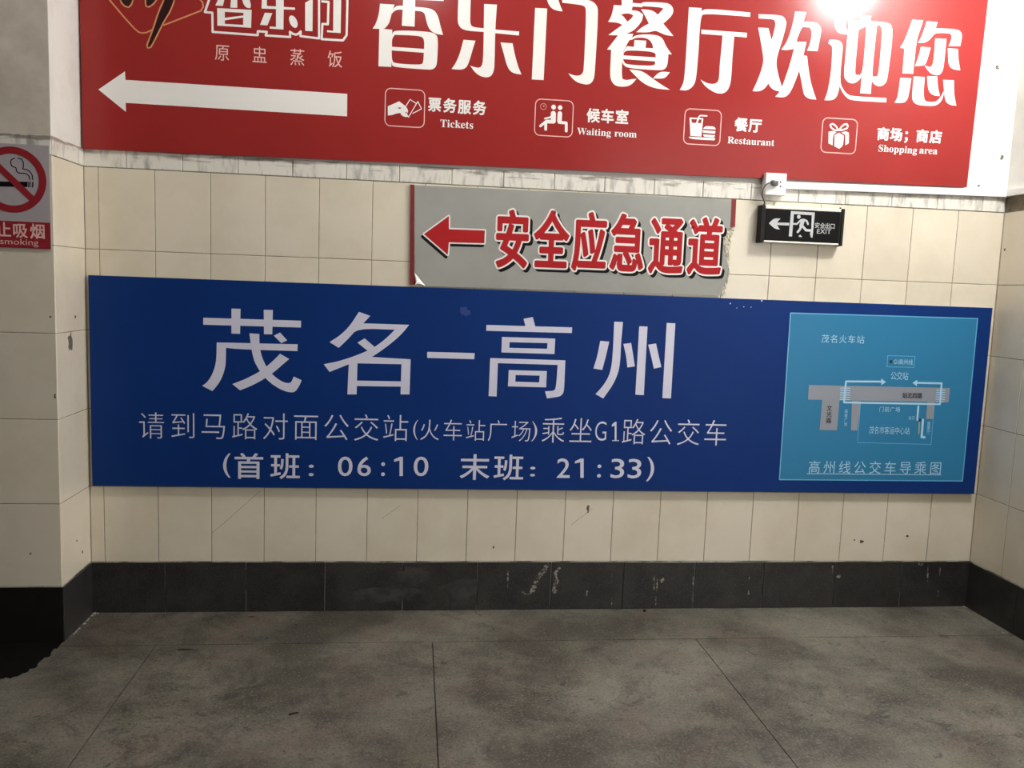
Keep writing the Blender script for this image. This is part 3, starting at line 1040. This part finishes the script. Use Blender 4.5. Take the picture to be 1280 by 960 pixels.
# ------------------------------------------------------------------ grey emergency sign
gs = bpy.data.objects.new('emergency_sign', None)
COL.objects.link(gs)
tag(gs, 'grey sign with a red left arrow and red characters, torn at its right end', 'sign')
YG = -0.010
sh = Sheet(YG)
gp = [sh.w(u, v) for u, v in [(518, 231.5), (700, 239.5), (914.5, 249), (913, 284), (905.5, 289), (903.5, 300), (905, 312), (908, 325), (910, 338), (908, 350), (903, 360), (900.5, 369.5), (700, 363), (532, 357.5), (518.5, 340)]]
sheet_board('panel', gp, YG, -0.0005, M['grey'], gs)
for q in ([(513, 230.5), (517.9, 231), (517.5, 340), (520, 356), (512, 355.5)], [(915, 249), (920.5, 249.3), (919, 283.5), (913.6, 284)]):
    sheet_board('edge_strip', [sh.w(*p) for p in q], YG + 0.001, -0.0005, M['maroon'], gs)
# exposed adhesive along the tear
bm = bmesh.new()
cols_ = []
rr = random.Random(5)
LR = [((914, 285), (919, 286)), ((906, 289), (916.5, 292)), ((904, 300), (914, 303)), ((905.5, 312), (913, 315)), ((908.5, 325), (913, 328)), ((910.5, 338), (912.5, 342)), ((908.5, 350), (911, 353)), ((903.5, 360), (908, 362)), ((900, 369.5), (906, 369.8))]
fine = []
for (a0, b0), (a1, b1) in zip(LR[:-1], LR[1:]):
    for k in range(4):
        t = k / 4
        fine.append((((a0[0] + (a1[0] - a0[0]) * t), a0[1] + (a1[1] - a0[1]) * t), (b0[0] + (b1[0] - b0[0]) * t + rr.uniform(-1.2, 1.2), b0[1] + (b1[1] - b0[1]) * t)))
fine.append(LR[-1])
grid = []
for a, b in fine:
    A, B = sh.w(*a), sh.w(*b)
    row_ = []
    for k in range(6):
        t = k / 5
        d = -0.0005 if k in (0, 5) else -rr.uniform(0.001, 0.006)
        row_.append(bm.verts.new((A[0] + (B[0] - A[0]) * t, d, A[1] + (B[1] - A[1]) * t)))
    grid.append(row_)
for i in range(len(grid) - 1):
    for k in range(5):
        bm.faces.new((grid[i][k], grid[i][k + 1], grid[i + 1][k + 1], grid[i + 1][k]))
tag(obj('adhesive_residue', bm, M['adhesive'], gs), 'rough cream adhesive where the sheet tore off')
# curled corner
bm = bmesh.new()
A, B, C_ = sh.w(517.5, 340), sh.w(532, 357.8), sh.w(519, 356)
n = 6
ga = []
for i in range(n + 1):
    t = i / n
    e0 = (A[0] + (B[0] - A[0]) * t, A[1] + (B[1] - A[1]) * t)
    rowv = []
    for k in range(4):
        q = k / 3
        m_ = 1 - abs(2 * t - 1)
        x = e0[0] + (C_[0] - e0[0]) * q * m_
        z = e0[1] + (C_[1] - e0[1]) * q * m_
        rowv.append(bm.verts.new((x, YG - 0.001 - 0.012 * math.sin(q * 1.5) * m_, z)))
    ga.append(rowv)
for i in range(n):
    for k in range(3):
        bm.faces.new((ga[i][k], ga[i][k + 1], ga[i + 1][k + 1], ga[i + 1][k]))
bmesh.ops.remove_doubles(bm, verts=bm.verts, dist=1e-6)
tag(obj('curled_corner', bm, M['print_white'], gs), 'white back of the peeling corner')

GL = [('安', 640.4, 298.8), ('全', 689.3, 300.2), ('应', 737.0, 302.0), ('急', 784.4, 304.0), ('通', 833.0, 306.6), ('道', 881.2, 308.2)]
c = (505, 220, 6.095)
arrow = [(152, 443), (342, 305), (342, 405), (616, 415), (612, 512), (342, 505), (333, 600)]
for yy, m_, bd, dx, dz, nm in ((-0.0104, 'char_black', 0.024, 0.010, -0.010, 'drop_shadow_print'), (-0.0108, 'print_white', 0.024, 0, 0, 'outline_print'), (-0.0112, 'char_red', 0.0108, 0, 0, 'lettering')):
    s_ = Sheet(yy)
    for ch, u, v in GL:
        s_.glyph(ch, u, v, 40, 70, bold=bd, off=(dx, dz))
        if nm == 'lettering':
            s_.cut('character', M[m_], gs)
    P = [s_.w(c[0] + x / c[2], c[1] + y / c[2]) for x, y in arrow]
    if nm == 'drop_shadow_print':
        P = [(x - 0.006, z - 0.010) for x, z in P]
    s_.poly(P, px=False)
    if nm != 'lettering':
        s_.ribbon(P, 0.011, True)
    s_.build('arrow' if nm == 'lettering' else nm, M[m_], gs)

# ------------------------------------------------------------------ blue route board
bs = bpy.data.objects.new('route_board', None)
COL.objects.link(bs)
tag(bs, 'long dark blue bus notice board with pale characters and a teal map at its right', 'sign')
YK = -0.020
sh = Sheet(YK)
sheet_board('panel', [(-0.034, 0.5104), (3.5783, 0.5104), (3.5783, 1.307), (-0.034, 1.307)], YK, -0.0005, M['blue'], bs, medge=M['edge'])
YK1 = YK - 0.0005
sh = Sheet(YK1)
c = (240, 370, 6.857)
sh.crop(c, [(97, 186), (935, 212), (933, 270), (96, 246)])
sh.crop(c, [(338, 108), (416, 110), (412, 324), (338, 322)])
sh.crop(c, [(615, 118), (693, 120), (688, 328), (617, 327)])
sh.crop(c, [(212, 398), (292, 400), (290, 560), (285, 610), (265, 680), (230, 750), (175, 815), (88, 770), (130, 740), (170, 680), (200, 600), (210, 520)])
sh.crop(c, [(212, 398), (905, 414), (903, 472), (250, 452)])
sh.crop(c, [(492, 320), (577, 325), (578, 420), (590, 490), (610, 550), (640, 610), (680, 665), (740, 715), (790, 742), (830, 748), (850, 740), (862, 715), (872, 690), (940, 722), (920, 770), (890, 815), (860, 828), (800, 818), (730, 785), (660, 735), (600, 670), (560, 610), (530, 550), (510, 460)])
sh.crop(c, [(755, 495), (833, 540), (780, 585), (700, 655), (620, 710), (520, 765), (412, 808), (345, 755), (450, 715), (560, 660), (640, 605), (700, 550)])
sh.crop(c, [(755, 313), (815, 380), (765, 404), (702, 340)])
sh.cut('character', M['blue_text'], bs)
c = (100, 360, 2.7826)
sh.crop(c, [(970, 83), (1010, 97), (985, 123), (1145, 128), (1115, 165), (1060, 210), (1015, 240), (1150, 248), (1146, 370), (1115, 370), (1118, 265), (965, 262), (962, 370), (930, 370), (935, 265), (868, 292), (848, 265), (900, 255), (960, 235), (1000, 218), (965, 190), (990, 175), (1025, 205), (1060, 180), (1095, 145), (965, 140), (935, 175), (900, 208), (868, 188), (905, 165), (940, 130)])
sh.crop(c, [(960, 322), (1118, 325), (1118, 343), (960, 341)])
sh.cut('character', M['blue_text'], bs)
sh.poly([(534, 439.8), (593.3, 441.4), (592.8, 449), (534, 447.3)])
sh.cut('dash', M['blue_text'], bs)
c = (600, 370, 4.923)
sh.crop(c, [(268, 140), (325, 130), (340, 188), (280, 186)])
sh.crop(c, [(40, 178), (567, 193), (565, 228), (38, 214)])
sh.crop(c, [(135, 252), (463, 262), (458, 357), (132, 347)], [[(182, 284), (415, 290), (413, 325), (180, 319)]])
sh.crop(c, [(63, 382), (525, 396), (518, 570), (512, 600), (490, 620), (412, 630), (400, 586), (450, 585), (468, 570), (478, 424), (110, 413), (102, 618), (53, 616)])
sh.crop(c, [(177, 456), (411, 462), (407, 562), (172, 556)], [[(219, 486), (367, 490), (364, 532), (217, 527)]])
sh.cut('character', M['blue_text'], bs)
sh.crop(c, [(740, 276), (795, 281), (775, 370), (752, 455), (698, 446), (722, 370)])
sh.crop(c, [(826, 158), (880, 160), (868, 290), (862, 420), (845, 490), (810, 560), (758, 630), (711, 604), (760, 550), (795, 490), (812, 420), (820, 300)])
sh.crop(c, [(882, 295), (930, 289), (940, 350), (953, 433), (907, 440), (900, 370)])
sh.crop(c, [(980, 186), (1031, 188), (1008, 610), (956, 607)])
sh.crop(c, [(1035, 300), (1083, 292), (1100, 370), (1116, 437), (1070, 447), (1055, 380)])
sh.crop(c, [(1149, 166), (1202, 168), (1175, 630), (1122, 628)])
sh.cut('character', M['blue_text'], bs)

sh = Sheet(YK1)
for ch, u, v in (('请', 189.5, 531.8), ('到', 229, 532), ('马', 267, 532.3), ('路', 305.8, 532.7), ('对', 344.2, 533), ('面', 382.4, 533.4), ('公', 420.3, 534), ('交', 457.9, 534.5), ('站', 494.5, 535)):
    sh.glyph('t' + ch, u, v, 32, 33.5)
for ch, u, v in (('火', 537, 537.2), ('车', 566, 537.6), ('站', 594.4, 538), ('广', 622, 538.3), ('场', 651.5, 538.8)):
    sh.glyph('t' + ch, u, v, 24.5, 26.5)
sh.glyph('t(', 519.5, 537.3, 6, 25, 'box')
sh.glyph('t)', 668, 539.2, 7, 25, 'box')
for ch, u, v in (('乘', 691.6, 537.5), ('坐', 726, 538), ('路', 792.2, 539.5), ('公', 826, 540), ('交', 860.5, 540.5), ('车', 894.4, 541)):
    sh.glyph('t' + ch, u, v, 29, 32.5)
sh.glyph('tG', 751, 538.8, 14, 24, 'box')
sh.one(769.5, 539.3, 24, 2.2, True)
sh.build('instruction_lettering', M['blue_text'], bs)

sh = Sheet(YK1)
for ch, u, v in (('首', 311, 582.5), ('班', 356.6, 582.7), ('末', 593.4, 583.8), ('班', 636, 584.3)):
    sh.glyph(ch, u, v, 36, 31.5, bold=0.0022)
for ch, u, v, w_, h_ in (('(', 283.5, 581.9, 9, 30), ('0', 431.5, 583, 18, 24), ('6', 455.2, 583, 16.5, 24), (':', 478.8, 586.5, 4.5, 17), ('1', 501.5, 583, 8.5, 24), ('0', 526.3, 583, 18, 24),
                       (':', 389, 588, 6, 14), (':', 665.8, 589.5, 6, 12), ('2', 704.3, 585.2, 16, 24), ('1', 727.5, 585.2, 8.5, 24), (':', 749, 588.8, 4.5, 16), ('3', 771.9, 585.6, 16.5, 24), ('3', 793.3, 585.8, 16.5, 24), (')', 813, 586.4, 9, 30)):
    if ch == '1':
        sh.one(u, v, h_, 4.2)
    else:
        sh.glyph(ch, u, v, w_, h_, 'box', bold=0.0012)
sh.build('timetable_lettering', M['blue_text'], bs)

# map
c = (960, 380, 4.0)
sh = Sheet(YK1)
Q = [(113, 45), (1048, 73), (972, 885), (57, 878)]
sh.crop(c, Q)
mp = sh.build('map_panel', M['teal'], bs)
tag(mp, 'teal route map printed on the board')
sh = Sheet(YK - 0.001)
sh.croprib(c, Q, 5, True)
sh.croprib(c, [(598, 258), (735, 262), (730, 317), (595, 314)], 2.5, True)
sh.croprib(c, [(462, 500), (448, 693), (815, 702), (832, 505)], 2.5)
sh.build('thin_lines', M['map_thin'], mp)
sh = Sheet(YK - 0.001)
sh.crop(c, [(205, 405), (910, 420), (903, 492), (200, 478)])
sh.crop(c, [(272, 474), (358, 476), (345, 632), (258, 630)])
sh.crop(c, [(420, 484), (465, 486), (447, 633), (415, 632)])
sh.crop(c, [(797, 490), (834, 490), (825, 575), (790, 575)])
sh.build('road_print', M['road'], mp)
sh = Sheet(YK - 0.0015)
sh.croprib(c, [(575, 388), (390, 387), (380, 492), (860, 501), (868, 397), (738, 394)], 9)
sh.crop(c, [(566, 372), (590, 390), (566, 406)])
sh.crop(c, [(746, 379), (722, 394), (744, 411)])
for k in range(6):
    sh.croprib(c, [(362 - k * .6, 420 + k * 11.5), (412 - k * .6, 421 + k * 11.5)], 4)
    sh.croprib(c, [(841 - k * .6, 430 + k * 11.5), (886 - k * .6, 431 + k * 11.5)], 4)
sh.croprib(c, [(752, 508), (746, 583)], 9)
sh.croprib(c, [(775, 575), (768, 665), (787, 667)], 11)
G = lambda ch, x, y, w_, h_, **k: sh.glyph(ch, 960 + x / 4, 380 + y / 4, w_ / 4, h_ / 4, **k)
for i, ch in enumerate('茂名火车站'):
    G(ch, 287 + 44 * i, 173 + 1.3 * i, 38, 40)
for i, ch in enumerate('高州线'):
    G(ch, 665 + 24 * i, 289 + i, 22, 27)
sh.glyph('G1', 960 + 640 / 4, 380 + 289 / 4, 22 / 4, 22 / 4, 'box')
for i, ch in enumerate('公交站'):
    G(ch, 628 + 29.5 * i, 358 + 1 * i, 29, 40)
for i, ch in enumerate('门前广场'):
    G(ch, 568 + 27 * i, 526 + .6 * i, 23, 26)
for i, ch in enumerate('茂名市客运中心站'):
    G(ch, 518 + 25.5 * i, 630 + .6 * i, 24, 36)
for i, ch in enumerate('站前广场'):
    G(ch, 391 - i, 535 + 22 * i, 15, 19)
for i, ch in enumerate('售票厅'):
    G(ch, 804 - i, 598 + 21 * i, 17, 20)
for i, ch in enumerate('出口'):
    G(ch, 710 + 17 * i, 569, 14, 18)
c6 = (1000, 560, 6.4)
for i, ch in enumerate('高州线公交车导乘图'):
    sh.glyph(ch, 1000 + (115 + 121.3 * i) / 6.4, 560 + (152 + 1.0 * i) / 6.4, 14.6, 15.6)
sh.croprib(c6, [(55, 205), (1130, 215)], 6)
sh.build('map_lettering', M['map_line'], mp)
sh = Sheet(YK - 0.0015)
for i, ch in enumerate('站北四路'):
    G(ch, 684 + 25 * i, 457 + .6 * i, 23, 28, bold=0.001)
sh.cut('map_lettering', M['map_dark'], mp)
for i, ch in enumerate('文光路'):
    G(ch, 307 - 1.5 * i, 521 + 31 * i, 25, 27, bold=0.001)
sh.cut('map_lettering', M['map_dark'], mp)
sh.croparc(c, 760, 580, 7)
sh.cut('map_dot', M['map_dark'], mp)
sh.croparc(c, 615, 288, 8)
sh.build('map_dot', M['map_dark'], mp)
sh = Sheet(YK - 0.0015)
sh.croprib(c, [(757, 590), (754, 650)], 6)
sh.build('yellow_line', M['map_yellow'], mp)
M['blue_scuff'] = mat('blue_scuff', rgb(34, 62, 120), 0.7, rgb(24, 58, 130), 160, 3)
blotch('scuff', bs, M['blue_scuff'], ('y', YK), sh.w(581, 390), 0.026, 0.018, 71, depth=0.0003, lift=0.0001)
for k, (u, v, r) in enumerate(((952.5, 376, .0035), (913, 379.5, .003), (930, 383.5, .002), (921, 385, .002), (939, 384, .002))):
    blotch('scuff', bs, M['print_white'], ('y', YK), sh.w(u, v), r, r, 80 + k, 7, depth=0.0003, lift=0.0001)

# ------------------------------------------------------------------ exit sign
ex = bpy.data.objects.new('exit_sign', None)
COL.objects.link(ex)
tag(ex, 'small black running-man exit sign under the white wall socket', 'exit sign')
YE = -0.038
sh = Sheet(YE)
K = lambda x, y: sh.w(935 + x / 8.0, 205 + y / 8.0)
a_, b_ = K(168, 440), K(915, 800)
ex0, ex1, ez1, ez0 = a_[0], b_[0], (K(205, 440)[1] + K(905, 478)[1]) / 2, (K(172, 775)[1] + K(880, 812)[1]) / 2
obj('housing', box(bmesh.new(), ex0, ex1, YE, -0.001, ez0, ez1, 0.0015), M['black_plastic'], ex)
obj('face_panel', box(bmesh.new(), ex0 + 0.008, ex1 - 0.008, YE - 0.002, YE + 0.001, ez0 + 0.006, ez1 - 0.003, 0.0006), M['black_glass'], ex)
obj('rail', box(bmesh.new(), ex0 + 0.004, ex1 - 0.004, YE - 0.001, -0.006, ez1 - 0.001, ez1 + 0.011, 0.001), M['alu'], ex)
obj('rail', box(bmesh.new(), ex0 + 0.004, ex1 - 0.006, YE - 0.004, -0.006, ez0 - 0.001, ez0 + 0.0055, 0.001), M['alu'], ex)
for xa, xb in ((ex0 - 0.014, ex0 + 0.001), (ex1 - 0.001, ex1 + 0.012)):
    obj('end_cap', box(bmesh.new(), xa, xb, YE - 0.003, -0.001, ez0 - 0.004, ez1 + 0.012, 0.0025), M['black_plastic'], ex)
for xa in (ex0 + 0.001, ex1 - 0.002):
    bm = bmesh.new()
    bmesh.ops.create_cone(bm, cap_ends=True, segments=12, radius1=0.004, radius2=0.0035, depth=0.008, matrix=Matrix.Translation((xa, YE + 0.012, ez1 + 0.014)))
    obj('screw', bm, M['black_plastic'], ex)
sh = Sheet(YE - 0.0024)
c = (935, 205, 8.0)
sh.crop(c, [(210, 593), (258, 543), (325, 545), (290, 585), (412, 588), (410, 615), (290, 610), (318, 655), (265, 648)])
sh.crop(c, [(430, 470), (668, 485), (666, 514), (459, 501), (440, 725), (408, 722)])
sh.crop(c, [(638, 505), (667, 507), (645, 738), (628, 733), (618, 690), (632, 680)])
sh.croparc(c, 508, 528, 18)
sh.croprib(c, [(548, 566), (532, 618)], 38, caps=True)
sh.croprib(c, [(450, 598), (488, 600), (530, 560)], 17, caps=True)
sh.croprib(c, [(555, 556), (588, 570), (600, 602)], 18, caps=True)
sh.croprib(c, [(535, 620), (518, 655), (497, 680)], 22, caps=True)
sh.croprib(c, [(545, 620), (580, 662), (628, 665)], 23, caps=True)
sh.crop(c, [(508, 714), (525, 708), (540, 730), (508, 728)])
for ch, x, y in (('安', 692, 613), ('全', 745, 616), ('出', 796, 619), ('口', 846, 622)):
    sh.glyph(ch, 935 + x / 8, 205 + y / 8, 6.1, 6.9, bold=0.0004)
sh.glyph('EXIT', 935 + 760 / 8, 205 + 675 / 8, 17.6, 5.6, 'box')
sh.build('legend', M['legend'], ex)

# ------------------------------------------------------------------ socket, cord, trunking
so = bpy.data.objects.new('wall_socket', None)
COL.objects.link(so)
tag(so, 'square white surface wall socket at the lower edge of the red banner', 'socket')
YS = -0.042
sh = Sheet(YS)
a_, b_ = K(178, 92), K(382, 310)
sx0, sx1 = sh.w(935 + 176 / 8, 205 + 200 / 8)[0], sh.w(935 + 384 / 8, 205 + 200 / 8)[0]
sz1, sz0 = sh.w(935 + 280 / 8, 205 + 91 / 8)[1], sh.w(935 + 280 / 8, 205 + 312 / 8)[1]
obj('back_box', box(bmesh.new(), sx0 + 0.001, sx1 - 0.001, YS + 0.006, -0.0035, sz0 + 0.001, sz1 - 0.001, 0.002), M['white_plastic'], so)
obj('face_plate', box(bmesh.new(), sx0, sx1, YS, YS + 0.007, sz0, sz1, 0.0025), M['white_plastic'], so)
for x, y in ((325, 180), (325, 224)):
    p = sh.w(935 + x / 8, 205 + y / 8)
    bm = bmesh.new()
    bmesh.ops.create_cone(bm, cap_ends=True, segments=14, radius1=0.0032, radius2=0.0032, depth=0.001, matrix=Matrix.Translation((p[0], YS - 0.0003, p[1])) @ Matrix.Rotation(math.pi / 2, 4, 'X'))
    obj('socket_hole', bm, M['char_black'], so)

co = bpy.data.objects.new('power_cord', None)
COL.objects.link(co)
tag(co, 'grey plug and thin cord looping from the wall socket to the exit sign', 'cord')
pp = sh.w(935 + 262 / 8, 205 + 192 / 8)
bm = bmesh.new()
box(bm, pp[0] - 0.012, pp[0] + 0.012, YS - 0.016, YS - 0.0005, pp[1] - 0.011, pp[1] + 0.009, 0.004, 3)
box(bm, pp[0] - 0.022, pp[0] - 0.006, YS - 0.030, YS - 0.012, pp[1] - 0.006, pp[1] + 0.008, 0.003, 3)
obj('plug', bm, M['cable'], co)
cu = bpy.data.curves.new('cable', 'CURVE')
cu.dimensions = '3D'
cu.bevel_depth = 0.0028
cu.bevel_resolution = 3
sp = cu.splines.new('BEZIER')
kp = [(pp[0] - 0.020, YS - 0.024, pp[1] + 0.002)]
for x, y, yy in ((175, 215, -0.062), (142, 300, -0.050), (158, 360, -0.036), (166, 405, -0.028)):
    q = unproj(935 + x / 8, 205 + y / 8, 1, yy)
    kp.append((q.x, q.y, q.z))
kp.append((ex0 - 0.004, -0.020, ez1 + 0.006))
sp.bezier_points.add(len(kp) - 1)
for bp_, q in zip(sp.bezier_points, kp):
    bp_.co = q
    bp_.handle_left_type = bp_.handle_right_type = 'AUTO'
tmp = bpy.data.objects.new('t', cu)
COL.objects.link(tmp)
bpy.context.view_layer.update()
me = bpy.data.meshes.new_from_object(tmp.evaluated_get(bpy.context.evaluated_depsgraph_get()))
bpy.data.objects.remove(tmp)
me.materials.clear()
me.name = 'cable'
obj('cable', me, M['cable'], co)

tk = bpy.data.objects.new('cable_trunking', None)
COL.objects.link(tk)
tag(tk, 'thin white cable trunking running from the socket to the right corner', 'trunking')
YT = -0.018
sh = Sheet(YT)
t0a, t0b = sh.w(986, 227.2), sh.w(986, 236)
t1a, t1b = sh.w(1258, 237.5), sh.w(1258, 246)
sheet_board('channel', [(sx1 - 0.001, t0b[1]), (XR, t1b[1]), (XR, t1a[1]), (sx1 - 0.001, t0a[1])], YT, -0.0035, M['white_plastic'], tk)
obj('channel', box(bmesh.new(), XR - 0.014, XR + 0.003, -1.2, YT + 0.001, t1b[1] + 0.002, t1a[1]), M['white_plastic'], tk)

# ------------------------------------------------------------------ no-smoking sign
ns = bpy.data.objects.new('no_smoking_sign', None)
COL.objects.link(ns)
tag(ns, 'no smoking sign with a red ring on the pillar at the left edge', 'sign')
YN = YP - 0.007
sh = Sheet(YN)
x1n = sh.w(62.5, 250)[0]
x0n = sh.w(-33, 250)[0]
z1n, z0n = sh.w(40, 181)[1], sh.w(40, 311)[1]
sheet_board('panel', [(x0n, z0n), (x1n, z0n), (x1n, z1n), (x0n, z1n)], YN, YP - 0.0035, M['paper'], ns)
sh = Sheet(YN - 0.0004)
zr_ = sh.w(40, 277.5)[1]
sh.poly([(x0n + 0.001, z0n + 0.001), (x1n - 0.001, z0n + 0.001), (x1n - 0.001, zr_), (x0n + 0.001, zr_)], px=False)
sh.build('red_band', M['smoke_red'], ns)
sh = Sheet(YN - 0.0004)
c = (0, 170, 6.4)
sh.crop(c, [(-120, 362), (222, 366), (220, 408), (-120, 402)])
sh.croprib(c, [(232, 366), (230, 410)], 10)
sh.croprib(c, [(247, 367), (245, 411)], 5)
sh.croprib(c, [(263, 367), (261, 412)], 10)
sh.croprib(c, [(262, 352), (258, 315), (240, 285), (215, 270), (183, 262), (188, 238), (186, 210), (172, 185), (140, 175)], 8)
sh.croprib(c, [(238, 352), (235, 325), (218, 305), (190, 298), (150, 296), (132, 280), (128, 255), (95, 240), (84, 210), (92, 188), (120, 176)], 8)
sh.build('cigarette_print', M['char_black'], ns)
sh = Sheet(YN - 0.0009)
cc = sh.w(15.2, 224.6)
R_ = (sh.w(15, 187.5)[1] - sh.w(15, 261.2)[1]) / 2
sh.ribbon([(cc[0] + R_ * math.cos(t * math.pi / 36), cc[1] + R_ * math.sin(t * math.pi / 36)) for t in range(72)], 0.0235, True)
sh.ribbon([(cc[0] - R_ * .72, cc[1] + R_ * .70), (cc[0] + R_ * .70, cc[1] - R_ * .68)], 0.021)
sh.build('prohibition_ring', M['smoke_red'], ns)
sh = Sheet(YN - 0.0009)
for ch, u, v in (('禁', -16.5, 285.8), ('止', 4.5, 287), ('吸', 25, 288), ('烟', 47, 289.2)):
    sh.glyph(ch, u, v, 18, 18, bold=0.0022)
sh.glyph('No smoking', 12.5, 303.0, 71, 9.8, 'box')
sh.build('lettering', M['print_pink'], ns)

# ------------------------------------------------------------------ litter on the floor


def pebble(name, u, v, r, m, label, cat, flat=0.6, seed=1):
    rr = random.Random(seed)
    p = unproj(u, v, 2, 0.0)
    bm = bmesh.new()
    bmesh.ops.create_icosphere(bm, subdivisions=2, radius=r)
    for q in bm.verts:
        q.co *= rr.uniform(0.85, 1.1)
        q.co.z *= flat
    mn = min(q.co.z for q in bm.verts)
    for q in bm.verts:
        q.co.z -= mn
    o = obj(name, bm, m)
    o.location = (p.x, p.y, 0.0)
    tag(o, label, cat)
    return o


pebble('pebble', 805.5, 764.5, 0.007, M['stone'], 'small round black pebble at the foot of the skirting', 'pebble', 0.7, 1)
p = unproj(363, 894, 2, 0.0)
q = unproj(371, 892, 2, 0.0)
bm = bmesh.new()
bmesh.ops.create_cone(bm, cap_ends=True, segments=8, radius1=0.003, radius2=0.002, depth=(q - p).length * 1.4,
                      matrix=Matrix.Translation((p + q) / 2 + Vector((0, 0, 0.003))) @ (q - p).to_track_quat('Z', 'Y').to_matrix().to_4x4())
tag(obj('twig', bm, M['stone']), 'short dark twig lying on the open floor at lower left', 'twig')
for k, (u, v, rx, ry) in enumerate(((231, 812, .030, .010), (315, 771, .014, .006), (334, 798, .006, .008), (370, 781, .010, .004))):
    p = unproj(u, v, 2, 0.0)
    bm = bmesh.new()
    rr = random.Random(k)
    ring = [bm.verts.new((p.x + rx * rr.uniform(.6, 1.1) * math.cos(t * .524), p.y + ry * rr.uniform(.6, 1.2) * math.sin(t * .524), 0.0006)) for t in range(12)]
    bm.faces.new(ring)
    obj('stain', bm, M['stain'], fl)
bm = bmesh.new()
rr = random.Random(3)
for (u, v, n_, r0) in ((116, 767, 10, .008), (90, 790, 8, .005), (103, 777, 9, .006), (125, 764, 4, .005), (1203, 757, 8, .006), (1232, 776, 8, .004), (1255, 790, 6, .004), (640, 762, 3, .003)):
    p = unproj(u, v, 2, 0.0)
    for _ in range(n_):
        r = r0 * rr.uniform(.4, 1)
        bmesh.ops.create_icosphere(bm, subdivisions=1, radius=r, matrix=Matrix.Translation((min(XR - r - .005, max(XL + r + .006, p.x + rr.uniform(-.018, .018))), min(-r - .005, p.y + rr.uniform(-.03, .03)), r * .35)) @ Matrix.Diagonal((1, 1, .5, 1)))
o = obj('plaster_crumbs', bm, M['crumb'])
tag(o, 'pale plaster crumbs along the foot of the walls', 'rubble', kind='stuff')
